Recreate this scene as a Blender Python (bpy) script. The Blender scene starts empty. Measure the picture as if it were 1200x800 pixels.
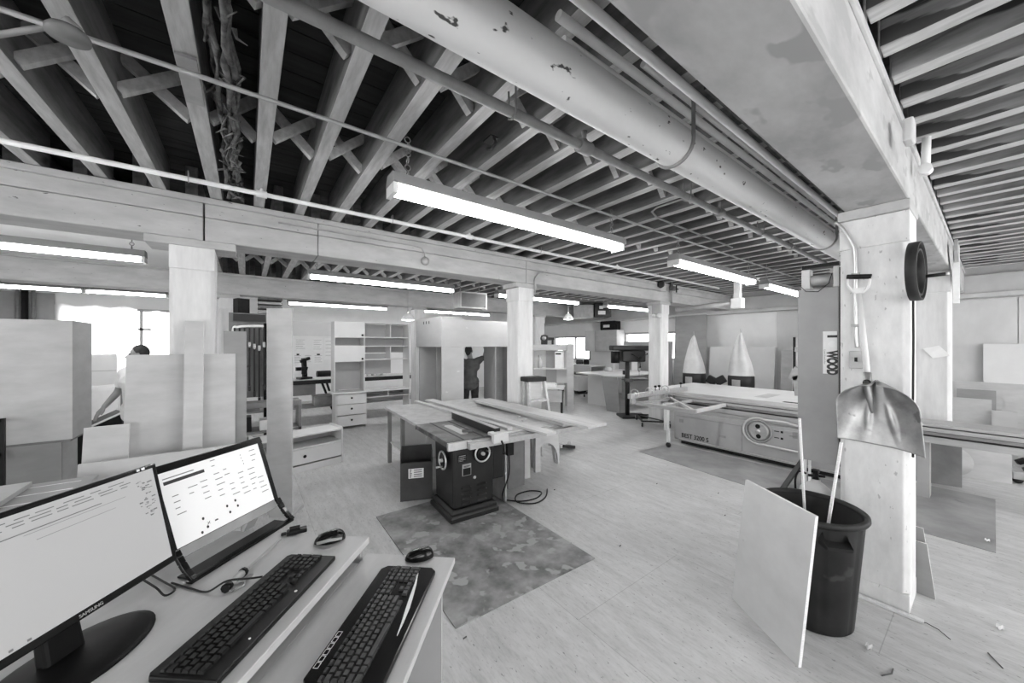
import bpy, bmesh, math, random
from mathutils import Vector, Matrix
rnd = random.Random(7)
C = bpy.context.scene.collection
PI = math.pi
F, V0, H = 418.5, 404.0, 1.8
S, K = 0.5953, 0.8035
YAW = -math.atan2(S, K)

# ---------- pixel of the 1200x800 frame -> point in the room
def ray(u, v):
    a = (u - 600) / F
    return Vector((S + a * K, K - a * S, (V0 - v) / F))
CAM = Vector((0, 0, H))
def at_z(u, v, z=0.0):
    d = ray(u, v); return CAM + d * ((z - H) / d.z)
def at_x(u, v, x):
    d = ray(u, v); return CAM + d * (x / d.x)
def at_y(u, v, y):
    d = ray(u, v); return CAM + d * (y / d.y)
def at_d(u, v, dist):
    return CAM + ray(u, v) * dist

# ---------- materials (all grey: the photograph is black and white)
def _mat(name):
    m = bpy.data.materials.new(name); m.use_nodes = True
    nt = m.node_tree; b = nt.nodes['Principled BSDF']
    return m, nt, b
def paint(name, v, var=0.06, scale=6.0, rough=0.55, metal=0.0, stretch=(1, 1, 1), bump=0.0, spots=0.0, spot_scale=14.0, spot_v=0.05, detail=5.0, spec=0.4):
    m, nt, b = _mat(name)
    N, L = nt.nodes, nt.links
    tc = N.new('ShaderNodeTexCoord'); mp = N.new('ShaderNodeMapping')
    mp.inputs['Scale'].default_value = stretch
    L.new(tc.outputs['Object'], mp.inputs['Vector'])
    n = N.new('ShaderNodeTexNoise'); n.inputs['Scale'].default_value = scale; n.inputs['Detail'].default_value = detail
    n.inputs['Roughness'].default_value = 0.6
    L.new(mp.outputs[0], n.inputs['Vector'])
    r = N.new('ShaderNodeValToRGB')
    lo, hi = max(0.004, v * (1 - var * 2.2)), min(0.95, v * (1 + var * 2.2))
    r.color_ramp.elements[0].position = 0.3; r.color_ramp.elements[1].position = 0.7
    r.color_ramp.elements[0].color = (lo, lo, lo, 1); r.color_ramp.elements[1].color = (hi, hi, hi, 1)
    L.new(n.outputs['Fac'], r.inputs['Fac'])
    out = r.outputs['Color']
    if spots > 0:
        n2 = N.new('ShaderNodeTexNoise'); n2.inputs['Scale'].default_value = spot_scale; n2.inputs['Detail'].default_value = 3
        L.new(mp.outputs[0], n2.inputs['Vector'])
        r2 = N.new('ShaderNodeValToRGB')
        p = 0.72 - spots * 0.2
        r2.color_ramp.elements[0].position = p; r2.color_ramp.elements[1].position = p + 0.04
        r2.color_ramp.elements[0].color = (0, 0, 0, 1); r2.color_ramp.elements[1].color = (1, 1, 1, 1)
        L.new(n2.outputs['Fac'], r2.inputs['Fac'])
        mx = N.new('ShaderNodeMixRGB'); mx.inputs['Color2'].default_value = (spot_v, spot_v, spot_v, 1)
        L.new(r2.outputs['Color'], mx.inputs['Fac']); L.new(out, mx.inputs['Color1']); out = mx.outputs['Color']
    L.new(out, b.inputs['Base Color'])
    b.inputs['Roughness'].default_value = rough; b.inputs['Metallic'].default_value = metal
    b.inputs['Specular IOR Level'].default_value = spec
    if bump > 0:
        bp = N.new('ShaderNodeBump'); bp.inputs['Strength'].default_value = bump; bp.inputs['Distance'].default_value = 0.01
        L.new(n.outputs['Fac'], bp.inputs['Height']); L.new(bp.outputs[0], b.inputs['Normal'])
    return m
def emit(name, v, s):
    m, nt, b = _mat(name)
    b.inputs['Base Color'].default_value = (v, v, v, 1)
    b.inputs['Emission Color'].default_value = (v, v, v, 1); b.inputs['Emission Strength'].default_value = s
    b.inputs['Roughness'].default_value = 0.3
    return m
def floor_mat():
    m, nt, b = _mat('worn_board_floor'); N, L = nt.nodes, nt.links
    tc = N.new('ShaderNodeTexCoord')
    def noise(sc, det, st, rot=0.0):
        mp = N.new('ShaderNodeMapping'); mp.inputs['Scale'].default_value = st; mp.inputs['Rotation'].default_value = (0, 0, rot)
        L.new(tc.outputs['Object'], mp.inputs['Vector'])
        n = N.new('ShaderNodeTexNoise'); n.inputs['Scale'].default_value = sc; n.inputs['Detail'].default_value = det
        n.inputs['Roughness'].default_value = 0.65
        L.new(mp.outputs[0], n.inputs['Vector']); return n
    a = noise(0.9, 6, (1, 1, 1)); g = noise(2.6, 8, (5, 1, 1), 0.12); s = noise(14, 6, (4.5, 1, 1), -0.25); d = noise(24, 2, (2.2, 1, 1), 0.4)
    def ramp(src, p0, p1, c0, c1):
        r = N.new('ShaderNodeValToRGB'); e = r.color_ramp.elements
        e[0].position, e[1].position = p0, p1
        e[0].color = (c0, c0, c0, 1); e[1].color = (c1, c1, c1, 1)
        L.new(src, r.inputs['Fac']); return r.outputs['Color']
    def mul(x, y):
        k = N.new('ShaderNodeMixRGB'); k.blend_type = 'MULTIPLY'; k.inputs['Fac'].default_value = 1
        L.new(x, k.inputs['Color1']); L.new(y, k.inputs['Color2']); return k.outputs['Color']
    base = ramp(a.outputs['Fac'], 0.3, 0.72, 0.50, 0.63)
    c = mul(base, ramp(g.outputs['Fac'], 0.32, 0.60, 0.80, 1.0))
    c = mul(c, ramp(s.outputs['Fac'], 0.34, 0.52, 0.86, 1.0))
    c = mul(c, ramp(d.outputs['Fac'], 0.27, 0.36, 0.45, 1.0))
    br = N.new('ShaderNodeTexBrick'); br.inputs['Scale'].default_value = 1.0
    br.inputs['Brick Width'].default_value = 2.44; br.inputs['Row Height'].default_value = 1.22
    br.inputs['Mortar Size'].default_value = 0.003; br.inputs['Mortar Smooth'].default_value = 0.3
    br.inputs['Color1'].default_value = (1, 1, 1, 1); br.inputs['Color2'].default_value = (0.94, 0.94, 0.94, 1)
    br.inputs['Mortar'].default_value = (0.72, 0.72, 0.72, 1)
    mb_ = N.new('ShaderNodeMapping'); mb_.inputs['Rotation'].default_value = (0, 0, PI / 2); mb_.inputs['Location'].default_value = (0.4, 0.7, 0)
    L.new(tc.outputs['Object'], mb_.inputs['Vector']); L.new(mb_.outputs[0], br.inputs['Vector'])
    c = mul(c, br.outputs['Color'])
    L.new(c, b.inputs['Base Color']); b.inputs['Roughness'].default_value = 0.5
    b.inputs['Specular IOR Level'].default_value = 0.35
    return m

M = dict(
    floor=floor_mat(),
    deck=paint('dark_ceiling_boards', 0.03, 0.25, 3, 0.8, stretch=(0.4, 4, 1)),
    joist=paint('pale_joist', 0.52, 0.10, 5, 0.8, stretch=(5, 0.7, 5), bump=0.2),
    joist_side=paint('darker_joist', 0.20, 0.2, 3, 0.85, stretch=(4, 0.6, 4), bump=0.2),
    joist_dark=paint('spotted_dark_joist', 0.30, 0.25, 2.5, 0.8, stretch=(3, 0.6, 3), spots=1.3, spot_scale=2.4, spot_v=0.04),
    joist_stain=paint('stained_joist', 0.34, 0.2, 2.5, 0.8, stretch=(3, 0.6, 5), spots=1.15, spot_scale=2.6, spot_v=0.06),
    beam=paint('painted_beam', 0.46, 0.07, 2.5, 0.7, stretch=(1, 3, 3), bump=0.15, spots=0.05, spot_scale=18),
    beam_soft=paint('painted_beam_smeared', 0.47, 0.10, 2.2, 0.7, stretch=(1, 2, 2), bump=0.15, spots=0.8, spot_scale=3, spot_v=0.38),
    column=paint('painted_column', 0.66, 0.05, 4, 0.65, stretch=(3, 3, 0.6), bump=0.12, spots=0.0),
    column_chip=paint('chipped_column_paint', 0.68, 0.05, 4, 0.65, stretch=(3, 3, 1.3), bump=0.12, spots=0.22, spot_scale=13, spot_v=0.42),
    wall=paint('white_wall', 0.80, 0.03, 1.5, 0.8),
    wall_board=paint('wall_boarding', 0.58, 0.05, 1.5, 0.75, stretch=(1, 1, 0.6)),
    trim=paint('grey_wall_trim', 0.55, 0.05, 2, 0.7),
    ply=paint('pale_plywood', 0.47, 0.06, 2.2, 0.55, stretch=(1, 1, 3.0), spots=0.02, spot_scale=3, spot_v=0.45),
    ply_light=paint('white_birch_plywood', 0.47, 0.03, 2.2, 0.5, stretch=(1, 1, 2.5), spots=0.03, spot_scale=4, spot_v=0.6),
    ply_pale=paint('fresh_pale_plywood', 0.62, 0.04, 3.0, 0.5, stretch=(1, 1, 1.5), spots=0.15, spot_scale=5, spot_v=0.5),
    ply_grey=paint('grey_board', 0.27, 0.05, 2.2, 0.6, stretch=(1, 1, 3)),
    ply_edge=paint('pale_board_edge', 0.72, 0.08, 30, 0.6, stretch=(1, 1, 12)),
    lam=paint('white_laminate', 0.66, 0.02, 3, 0.4),
    lam_grey=paint('grey_laminate', 0.42, 0.10, 8, 0.35, spots=0.1, spot_scale=10, spot_v=0.7),
    lam_in=paint('cabinet_inside', 0.36, 0.03, 3, 0.6),
    desk=paint('desk_board', 0.50, 0.03, 5, 0.4, stretch=(1, 4, 1)),
    pine=paint('planed_board', 0.50, 0.07, 3, 0.5, stretch=(7, 0.6, 7)),
    sheet_floor=paint('worn_floor_sheet', 0.20, 0.30, 4, 0.55, bump=0.05, spots=0.75, spot_scale=6, spot_v=0.32),
    sheet_smooth=paint('smooth_floor_sheet', 0.27, 0.14, 2, 0.45, spots=0.1, spot_scale=3, spot_v=0.2),
    dark_panel=paint('dark_hardboard', 0.16, 0.12, 3, 0.5, spots=0.12, spot_scale=6, spot_v=0.07),
    black=paint('black_plastic', 0.007, 0.2, 20, 0.42, spec=0.22),
    black_gloss=paint('glossy_black', 0.006, 0.1, 20, 0.16, spec=0.28),
    black_base=paint('black_stand_plastic', 0.005, 0.1, 20, 0.5, spec=0.12),
    black_matte=paint('matte_black', 0.012, 0.2, 20, 0.7),
    key=paint('black_keycap', 0.010, 0.15, 20, 0.42, spec=0.25),
    key_grey=paint('dark_grey_keycap', 0.035, 0.12, 20, 0.40, spec=0.3),
    dark_metal=paint('dark_enamel', 0.016, 0.15, 5, 0.42, bump=0.02, spec=0.3),
    iron=paint('cast_iron', 0.10, 0.35, 5, 0.45, metal=0.15, spots=0.5, spot_scale=5, spot_v=0.26),
    steel=paint('bright_steel', 0.62, 0.06, 8, 0.32, metal=0.75),
    alu=paint('anodised_rail', 0.42, 0.05, 6, 0.4, metal=0.45, stretch=(4, 0.5, 4)),
    galv=paint('galvanised', 0.42, 0.08, 6, 0.5, metal=0.35),
    grey_mach=paint('grey_machine_paint', 0.34, 0.05, 2.5, 0.42, spots=0.03, spot_scale=6, spot_v=0.25),
    grey_mach_l=paint('light_machine_paint', 0.54, 0.05, 3, 0.4),
    pipe=paint('painted_pipe', 0.70, 0.03, 3, 0.45, stretch=(0.5, 1, 1), spots=0.26, spot_scale=26, spot_v=0.06),
    pipe_w=paint('white_pipe', 0.85, 0.04, 4, 0.4),
    pipe_g=paint('grey_pipe', 0.27, 0.08, 8, 0.5),
    fixture=paint('fixture_housing', 0.30, 0.05, 4, 0.45),
    reflector=paint('white_reflector', 0.85, 0.02, 4, 0.4),
    tube=emit('lit_tube', 1.0, 36.0),
    lamp=emit('lit_lamp', 1.0, 12.0),
    screen=emit('lit_screen_white', 0.7, 0.30),
    screen_dim=emit('lit_screen_grey', 0.36, 0.30),
    ink=paint('screen_ink', 0.03, 0.1, 30, 0.5),
    ink_g=paint('screen_ink_grey', 0.16, 0.1, 30, 0.5),
    ink_l=paint('screen_line_grey', 0.20, 0.08, 30, 0.5),
    paper=paint('paper', 0.82, 0.02, 10, 0.8),
    print_=paint('printing', 0.05, 0.1, 40, 0.7),
    cloth=paint('white_cloth', 0.78, 0.03, 5, 0.9),
    bag=paint('filter_bag', 0.60, 0.05, 4, 0.9, bump=0.1),
    can=paint('scuffed_black_can', 0.011, 0.4, 3, 0.55, spots=0.45, spot_scale=5, spot_v=0.035, bump=0.06, spec=0.25),
    can_in=paint('can_inside', 0.012, 0.4, 4, 0.6),
    scoop=paint('worn_scoop', 0.40, 0.16, 6, 0.40, metal=0.7, spots=0.35, spot_scale=7, spot_v=0.2, bump=0.12),
    card=paint('dark_cardboard', 0.05, 0.12, 4, 0.75),
    skin=paint('skin', 0.26, 0.04, 8, 0.5),
    hair=paint('dark_hair', 0.02, 0.3, 30, 0.6),
    shirt_w=paint('white_shirt', 0.78, 0.04, 6, 0.9),
    shirt_d=paint('dark_grey_shirt', 0.09, 0.12, 8, 0.9),
    jeans=paint('dark_trousers', 0.03, 0.2, 12, 0.9),
    fibre=paint('frayed_fibre', 0.14, 0.4, 12, 0.95),
    rubber=paint('black_rubber', 0.015, 0.2, 12, 0.6),
    chrome=paint('chrome', 0.75, 0.03, 5, 0.12, metal=0.95),
    white_plastic=paint('white_plastic', 0.75, 0.02, 5, 0.35),
    rust=paint('dark_rust', 0.10, 0.3, 9, 0.8),
)
def glass_mat():
    m, nt, b = _mat('window_glass'); N, L = nt.nodes, nt.links
    t = N.new('ShaderNodeBsdfTransparent'); t.inputs['Color'].default_value = (0.95, 0.95, 0.95, 1)
    g = N.new('ShaderNodeBsdfGlossy'); g.inputs['Roughness'].default_value = 0.02
    mx = N.new('ShaderNodeMixShader'); mx.inputs[0].default_value = 0.06
    L.new(t.outputs[0], mx.inputs[1]); L.new(g.outputs[0], mx.inputs[2])
    L.new(mx.outputs[0], nt.nodes['Material Output'].inputs['Surface'])
    return m
M['glass'] = glass_mat()
def curtain_mat():
    m, nt, b = _mat('sheer_curtain'); N, L = nt.nodes, nt.links
    t = N.new('ShaderNodeBsdfTranslucent'); t.inputs['Color'].default_value = (0.85, 0.85, 0.85, 1)
    mx = N.new('ShaderNodeMixShader'); mx.inputs[0].default_value = 0.85
    b.inputs['Base Color'].default_value = (0.8, 0.8, 0.8, 1)
    L.new(b.outputs[0], mx.inputs[1]); L.new(t.outputs[0], mx.inputs[2])
    L.new(mx.outputs[0], nt.nodes['Material Output'].inputs['Surface'])
    return m
M['curtain'] = curtain_mat()

# ---------- mesh building
def frame_of(d):
    d = d.normalized(); up = Vector((0, 0, 1)) if abs(d.z) < 0.95 else Vector((1, 0, 0))
    a = d.cross(up).normalized(); return a, d.cross(a).normalized()
class MB:
    def __init__(s): s.v = []; s.f = []; s.m = []; s.sm = []
    def add(s, vs, fs, mi=0, smooth=False):
        n = len(s.v); s.v += [tuple(p) for p in vs]
        for q in fs: s.f.append([n + i for i in q]); s.m.append(mi); s.sm.append(smooth)
        return s
    def box(s, x0, x1, y0, y1, z0, z1, mi=0, mat=None):
        P = [Vector((x, y, z)) for z in (z0, z1) for y in (y0, y1) for x in (x0, x1)]
        if mat is not None: P = [mat @ p for p in P]
        return s.add(P, [(0, 2, 3, 1), (4, 5, 7, 6), (0, 1, 5, 4), (2, 6, 7, 3), (0, 4, 6, 2), (1, 3, 7, 5)], mi)
    def taper(s, b, t, z0, z1, mi=0):
        P = [(b[0], b[2], z0), (b[1], b[2], z0), (b[0], b[3], z0), (b[1], b[3], z0), (t[0], t[2], z1), (t[1], t[2], z1), (t[0], t[3], z1), (t[1], t[3], z1)]
        return s.add(P, [(0, 2, 3, 1), (4, 5, 7, 6), (0, 1, 5, 4), (2, 6, 7, 3), (0, 4, 6, 2), (1, 3, 7, 5)], mi)
    def bar(s, p0, p1, w, h, mi=0, up=None):
        p0, p1 = Vector(p0), Vector(p1); d = (p1 - p0).normalized()
        if up is None: up = Vector((0, 0, 1)) if abs(d.z) < 0.95 else Vector((0, 1, 0))
        a = d.cross(Vector(up)).normalized(); b = a.cross(d).normalized()
        P = []
        for p in (p0, p1):
            for q in (-1, 1):
                for r in (-1, 1): P.append(p + a * (r * w / 2) + b * (q * h / 2))
        return s.add(P, [(0, 1, 3, 2), (4, 6, 7, 5), (0, 4, 5, 1), (2, 3, 7, 6), (0, 2, 6, 4), (1, 5, 7, 3)], mi)
    def tube(s, pts, r, n=8, mi=0, caps=True, closed=False):
        pts = [Vector(p) for p in pts]; k = len(pts); V = []; Fc = []
        rr = r if isinstance(r, (list, tuple)) else [r] * k
        a = None
        for i, p in enumerate(pts):
            if closed: d = pts[(i + 1) % k] - pts[i - 1]
            else: d = pts[min(i + 1, k - 1)] - pts[max(i - 1, 0)]
            d.normalize()
            if a is None: a, b = frame_of(d)
            else:
                a = (a - d * a.dot(d)).normalized(); b = d.cross(a)
            for j in range(n):
                t = 2 * PI * j / n; V.append(p + a * (math.cos(t) * rr[i]) + b * (math.sin(t) * rr[i]))
        m = k if closed else k - 1
        for i in range(m):
            i2 = (i + 1) % k
            for j in range(n):
                j2 = (j + 1) % n; Fc.append((i * n + j, i * n + j2, i2 * n + j2, i2 * n + j))
        s.add(V, Fc, mi, True)
        if caps and not closed:
            s.add(V[:n], [tuple(range(n))[::-1]], mi); s.add(V[-n:], [tuple(range(n))], mi)
        return s
    def cyl(s, p0, p1, r0, r1=None, n=16, mi=0):
        return s.tube([p0, p1], [r0, r0 if r1 is None else r1], n, mi)
    def lathe(s, prof, n=24, mi=0, c=(0, 0, 0), axis='z', ax=1.0, ay=1.0, a0=0, a1=2 * PI, smooth=True):
        V = []; full = abs(a1 - a0 - 2 * PI) < 1e-6; kk = n if full else n + 1
        for r, z in prof:
            for j in range(kk):
                t = a0 + (a1 - a0) * j / n; x, y = r * math.cos(t) * ax, r * math.sin(t) * ay
                if axis == 'z': p = (x, y, z)
                elif axis == 'x': p = (z, x, y)
                else: p = (y, z, x)
                V.append((p[0] + c[0], p[1] + c[1], p[2] + c[2]))
        Fc = []
        for i in range(len(prof) - 1):
            for j in range(n):
                j2 = (j + 1) % kk
                Fc.append((i * kk + j, i * kk + j2, (i + 1) * kk + j2, (i + 1) * kk + j))
        return s.add(V, Fc, mi, smooth)
    def prism(s, poly, z0, z1, mi=0, mat=None):
        n = len(poly); P = [Vector((x, y, z0)) for x, y in poly] + [Vector((x, y, z1)) for x, y in poly]
        if mat is not None: P = [mat @ p for p in P]
        return s.add(P, [tuple(range(n))[::-1], tuple(range(n, 2 * n))] + [(i, (i + 1) % n, n + (i + 1) % n, n + i) for i in range(n)], mi)
    def grid(s, fn, nu, nv, mi=0, smooth=True):
        V = [fn(i / nu, j / nv) for j in range(nv + 1) for i in range(nu + 1)]
        Fc = [(j * (nu + 1) + i, j * (nu + 1) + i + 1, (j + 1) * (nu + 1) + i + 1, (j + 1) * (nu + 1) + i) for j in range(nv) for i in range(nu)]
        return s.add(V, Fc, mi, smooth)
    def ball(s, c, rx, ry=None, rz=None, n=12, mi=0):
        ry = rx if ry is None else ry; rz = rx if rz is None else rz; c = Vector(c)
        V = []; m = n // 2
        for i in range(m + 1):
            ph = PI * i / m
            for j in range(n):
                t = 2 * PI * j / n
                V.append((c.x + rx * math.sin(ph) * math.cos(t), c.y + ry * math.sin(ph) * math.sin(t), c.z + rz * math.cos(ph)))
        return s.add(V, [(i * n + j, (i + 1) * n + j, (i + 1) * n + (j + 1) % n, i * n + (j + 1) % n) for i in range(m) for j in range(n)], mi, True)
    def mesh(s, name, mats):
        me = bpy.data.meshes.new(name); me.from_pydata(s.v, [], s.f)
        if not isinstance(mats, (list, tuple)): mats = [mats]
        for m in mats: me.materials.append(m)
        for p, mi, sm in zip(me.polygons, s.m, s.sm): p.material_index = mi; p.use_smooth = sm
        bm = bmesh.new(); bm.from_mesh(me)
        bmesh.ops.remove_doubles(bm, verts=bm.verts, dist=1e-6)
        bmesh.ops.recalc_face_normals(bm, faces=bm.faces); bm.to_mesh(me); bm.free()
        return me
def link(o): C.objects.link(o); return o
def tag(o, label=None, cat=None, group=None, kind=None):
    if label: o['label'] = label
    if cat: o['category'] = cat
    if group: o['group'] = group
    if kind: o['kind'] = kind
    return o
def obj(name, mb, mats, parent=None, loc=(0, 0, 0), rotz=0.0, bevel=0.0):
    o = link(bpy.data.objects.new(name, mb.mesh(name, mats)))
    o.location = loc; o.rotation_euler = (0, 0, rotz)
    if parent is not None: o.parent = parent
    if bevel:
        b = o.modifiers.new('edge', 'BEVEL'); b.width = bevel; b.segments = 2; b.limit_method = 'ANGLE'; b.angle_limit = 0.7
    return o
def thing(name, label, cat, loc=(0, 0, 0), rotz=0.0, group=None):
    o = link(bpy.data.objects.new(name, None)); o.location = loc; o.rotation_euler = (0, 0, rotz); o.empty_display_size = 0.1
    return tag(o, label, cat, group)
def struct(name, mb, mats, label=None, loc=(0, 0, 0), parent=None, bevel=0.0):
    o = obj(name, mb, mats, parent, loc, bevel=bevel)
    if parent is None: o['kind'] = 'structure'
    if label: o['label'] = label
    return o
def dup(root, loc=None, rotz=None, label=None, group=None):
    kids = {}
    for o in list(C.objects):
        if o.parent is not None: kids.setdefault(o.parent.name, []).append(o)
    def cp(o, par):
        c = o.copy(); C.objects.link(c); c.parent = par
        for k in kids.get(o.name, []): cp(k, c)
        return c
    r = cp(root, None)
    if loc is not None: r.location = loc
    if rotz is not None: r.rotation_euler = (0, 0, rotz)
    if label: r['label'] = label
    if group: r['group'] = group
    return r
def lettering(name, text, parent, loc, rot, size, m, font_scale=(1, 1, 1), extrude=0.0008, align='CENTER', bold=0.0):
    cu = bpy.data.curves.new(name, 'FONT'); cu.body = text; cu.size = size; cu.extrude = extrude; cu.align_x = align; cu.align_y = 'CENTER'; cu.offset = bold
    cu.materials.append(m)
    t = bpy.data.objects.new(name, cu); C.objects.link(t)
    bpy.context.view_layer.update()
    me = bpy.data.meshes.new_from_object(t.evaluated_get(bpy.context.evaluated_depsgraph_get()))
    bpy.data.objects.remove(t)
    o = link(bpy.data.objects.new(name, me)); o.parent = parent; o.location = loc; o.rotation_euler = rot; o.scale = font_scale
    return o
def arc(c, r, a0, a1, n, ax='xz'):
    out = []
    for i in range(n + 1):
        t = a0 + (a1 - a0) * i / n; x, y = r * math.cos(t), r * math.sin(t)
        out.append({'xz': (c[0] + x, c[1], c[2] + y), 'yz': (c[0], c[1] + x, c[2] + y), 'xy': (c[0] + x, c[1] + y, c[2])}[ax])
    return out
def sheet(name, label, cat, p0, p1, h, lean, t, mats, group=None, z0=0.0, bevel=0.0, top_cut=None):
    """a board standing on the edge p0-p1, its top displaced by lean (x, y); t thick towards lean"""
    p0, p1, ln = Vector((p0[0], p0[1], 0)), Vector((p1[0], p1[1], 0)), Vector((lean[0], lean[1], 0))
    c = (p0 + p1) / 2
    n = Vector((-(p1 - p0).y, (p1 - p0).x, 0)).normalized()
    if n.dot(ln) < 0: n = -n
    up = (ln + Vector((0, 0, h))); tt = n * t
    a, b = p0 - c, p1 - c
    V = [a, b, b + tt, a + tt, a + up, b + up, b + up + tt, a + up + tt]
    mb = MB().add(V, [(0, 1, 5, 4)], 0).add(V, [(3, 7, 6, 2)], 0).add(V, [(0, 3, 2, 1), (4, 5, 6, 7), (0, 4, 7, 3), (1, 2, 6, 5)], 1)
    if not isinstance(mats, (list, tuple)): mats = [mats, M['ply_edge']]
    o = obj(name, mb, mats, None, (c.x, c.y, z0))
    return tag(o, label, cat, group)

# =====================================================================
# SETTING
# =====================================================================
X0, X1, Y0, Y1 = -6.0, 11.2, -6.0, 13.1
ZB, ZJ, ZD = 2.78, 3.19, 3.52          # beam bottom, joist bottom, deck
struct('floor', MB().box(X0, X1, Y0, Y1, -0.1, 0), M['floor'])
dk = MB()
y = Y0
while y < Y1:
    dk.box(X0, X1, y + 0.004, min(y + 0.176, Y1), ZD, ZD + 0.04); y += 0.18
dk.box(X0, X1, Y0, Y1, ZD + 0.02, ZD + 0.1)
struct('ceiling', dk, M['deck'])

def wall_with_holes(name, axis, pos, a0, a1, z0, z1, holes, th, m):
    """axis 'x': plane x=pos spanning y a0..a1; axis 'y': plane y=pos spanning x"""
    mb = MB(); cuts = sorted(set([a0, a1] + [h for q in holes for h in q[:2]]))
    def put(p, q, r, s_):
        if axis == 'x': mb.box(pos, pos + th, p, q, r, s_)
        else: mb.box(p, q, pos, pos + th, r, s_)
    for p, q in zip(cuts[:-1], cuts[1:]):
        hs = sorted([(h[2], h[3]) for h in holes if h[0] <= p + 1e-6 and h[1] >= q - 1e-6])
        z = z0
        for h0, h1 in hs:
            put(p, q, z, h0); z = h1
        put(p, q, z, z1)
    return struct(name, mb, m)
W1 = (-3.55, -0.9, 0.95, 2.72); W2 = (9.75, 11.85, 1.18, 2.16); W3 = (6.0, 8.1, 1.3, 2.24)
wall_with_holes('wall_back', 'y', Y1, X0, X1, 0, ZD, [W1], 0.2, M['wall'])
wall_with_holes('wall_right', 'x', X1, Y0, Y1, 0, ZD, [W2, W3], 0.2, M['wall'])
wall_with_holes('wall_left', 'x', X0 - 0.2, Y0, Y1, 0, ZD, [(-4.5, -1.5, 0.9, 2.7), (1.0, 4.0, 0.9, 2.7)], 0.2, M['wall'])
wall_with_holes('wall_front', 'y', Y0 - 0.2, X0, X1, 0, ZD, [(-4, -0.5, 0.6, 2.8), (1.5, 6.0, 0.6, 2.8), (7.5, 10.5, 0.6, 2.8)], 0.2, M['wall'])

def window(n, axis, pos, a0, a1, z0, z1, mull, rail=None):
    fr = MB()
    def put(mb, p, q, r, s_, t0, t1):
        if axis == 'x': mb.box(pos + t0, pos + t1, p, q, r, s_)
        else: mb.box(p, q, pos + t0, pos + t1, r, s_)
    w = 0.06
    put(fr, a0, a1, z0, z0 + w, -0.03, 0.12); put(fr, a0, a1, z1 - w, z1, -0.03, 0.12)
    put(fr, a0, a0 + w, z0 + w, z1 - w, -0.03, 0.12); put(fr, a1 - w, a1, z0 + w, z1 - w, -0.03, 0.12)
    for k in mull: put(fr, k - 0.03, k + 0.03, z0 + w, z1 - w, 0.0, 0.09)
    if rail: put(fr, a0 + w, a1 - w, rail - 0.03, rail + 0.03, 0.0, 0.09)
    o = struct('window_%d' % n, fr, M['grey_mach'])
    pn = MB(); put(pn, a0 + w, a1 - w, z0 + w, z1 - w, 0.05, 0.055)
    g = obj('pane', pn, M['glass'], o)
    return o
window(1, 'y', Y1, *W1, [-2.2], 2.2)
window(2, 'x', X1, *W2, [10.6])
window(3, 'x', X1, *W3, [7.05])

# wall trim, boarding
struct('trim_1', MB().box(X1 - 0.3, X1 - 0.005, Y0, Y1 - 0.1, 2.76, 3.1), M['trim'], bevel=0.01)
struct('trim_2', MB().box(X1 - 0.36, X1 - 0.005, Y0, Y1 - 0.1, 2.68, 2.755), M['trim'])
wb = MB()
for i, yy in enumerate((-2.7, -1.48, -0.26, 0.96, 2.18)):
    wb.box(X1 - 0.025, X1 - 0.004, yy + 0.008, yy + 1.212, 0.0, 2.66)
struct('trim_3', wb, M['wall_board'])
cl = MB()
for i in range(20): cl.box(-0.85, 11.0, Y1 - 0.02, Y1 - 0.004, 0.3 + 0.14 * i, 0.435 + 0.14 * i)
struct('trim_4', cl, M['wall'])

# beams
def beam(yc, w, x0, x1, m, seam=0.0):
    mb = MB(); z1 = ZJ
    mb.box(x0, x1, yc - w / 2, yc + w / 2, ZB, z1 - 0.055)
    mb.box(x0, x1, yc - w / 2 - 0.012, yc + w / 2 + 0.012, z1 - 0.055, z1 - 0.003)
    return struct('beam', mb, m, bevel=0.012)
beam(0.497, 0.325, X0, X1 - 0.31, M['beam_soft'])
# the left beam is built of pieces with dark saw-cut joints above a column
bm1 = MB()
for a, b in ((X0, -0.335), (-0.322, 0.62), (0.624, 3.55), (3.555, 7.6), (7.605, X1 - 0.31)):
    bm1.box(a, b, 4.42, 4.80, ZB, 3.0); bm1.box(a, b, 4.415, 4.80, 3.003, ZJ - 0.06)
bm1.box(X0, X1 - 0.31, 4.40, 4.81, ZJ - 0.06, ZJ - 0.003)
struct('beam', bm1, M['beam'], bevel=0.01)
beam(8.98, 0.36, X0, X1 - 0.31, M['beam'])

def column(x0, x1, y0, y1, m, cap=0.05, chip=False, plinth=False):
    mb = MB(); c = 0.03
    poly = [(x0 + c, y0), (x1 - c, y0), (x1, y0 + c), (x1, y1 - c), (x1 - c, y1), (x0 + c, y1), (x0, y1 - c), (x0, y0 + c)]
    mb.box(x0, x1, y0, y1, 0, 0.12)
    mb.prism(poly, 0.12, 2.5); mb.box(x0, x1, y0, y1, 2.5, ZB - 0.07)
    o = struct('column', mb, m, bevel=0.006)
    k = MB(); k.box(x0 - cap, x1 + cap, y0 - 0.005, y1 + 0.005, ZB - 0.07, ZB - 0.001)
    obj('capital', k, M['beam'], o, bevel=0.006)
    return o
column(3.56, 3.90, 0.335, 0.69, M['column_chip'], 0.03)
column(7.37, 7.71, 0.335, 0.69, M['column'], 0.03)
column(-0.57, -0.25, 4.42, 4.76, M['column'], 0.16)
column(3.42, 3.735, 4.44, 4.78, M['column'], 0.06)
column(7.46, 7.78, 4.44, 4.78, M['column'], 0.05)
column(-0.44, -0.20, 8.84, 9.12, M['column'], 0.08)
column(3.44, 3.72, 8.84, 9.12, M['column'], 0.06)
column(7.5, 7.9, 8.84, 9.12, M['column'], 0.05)

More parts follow.
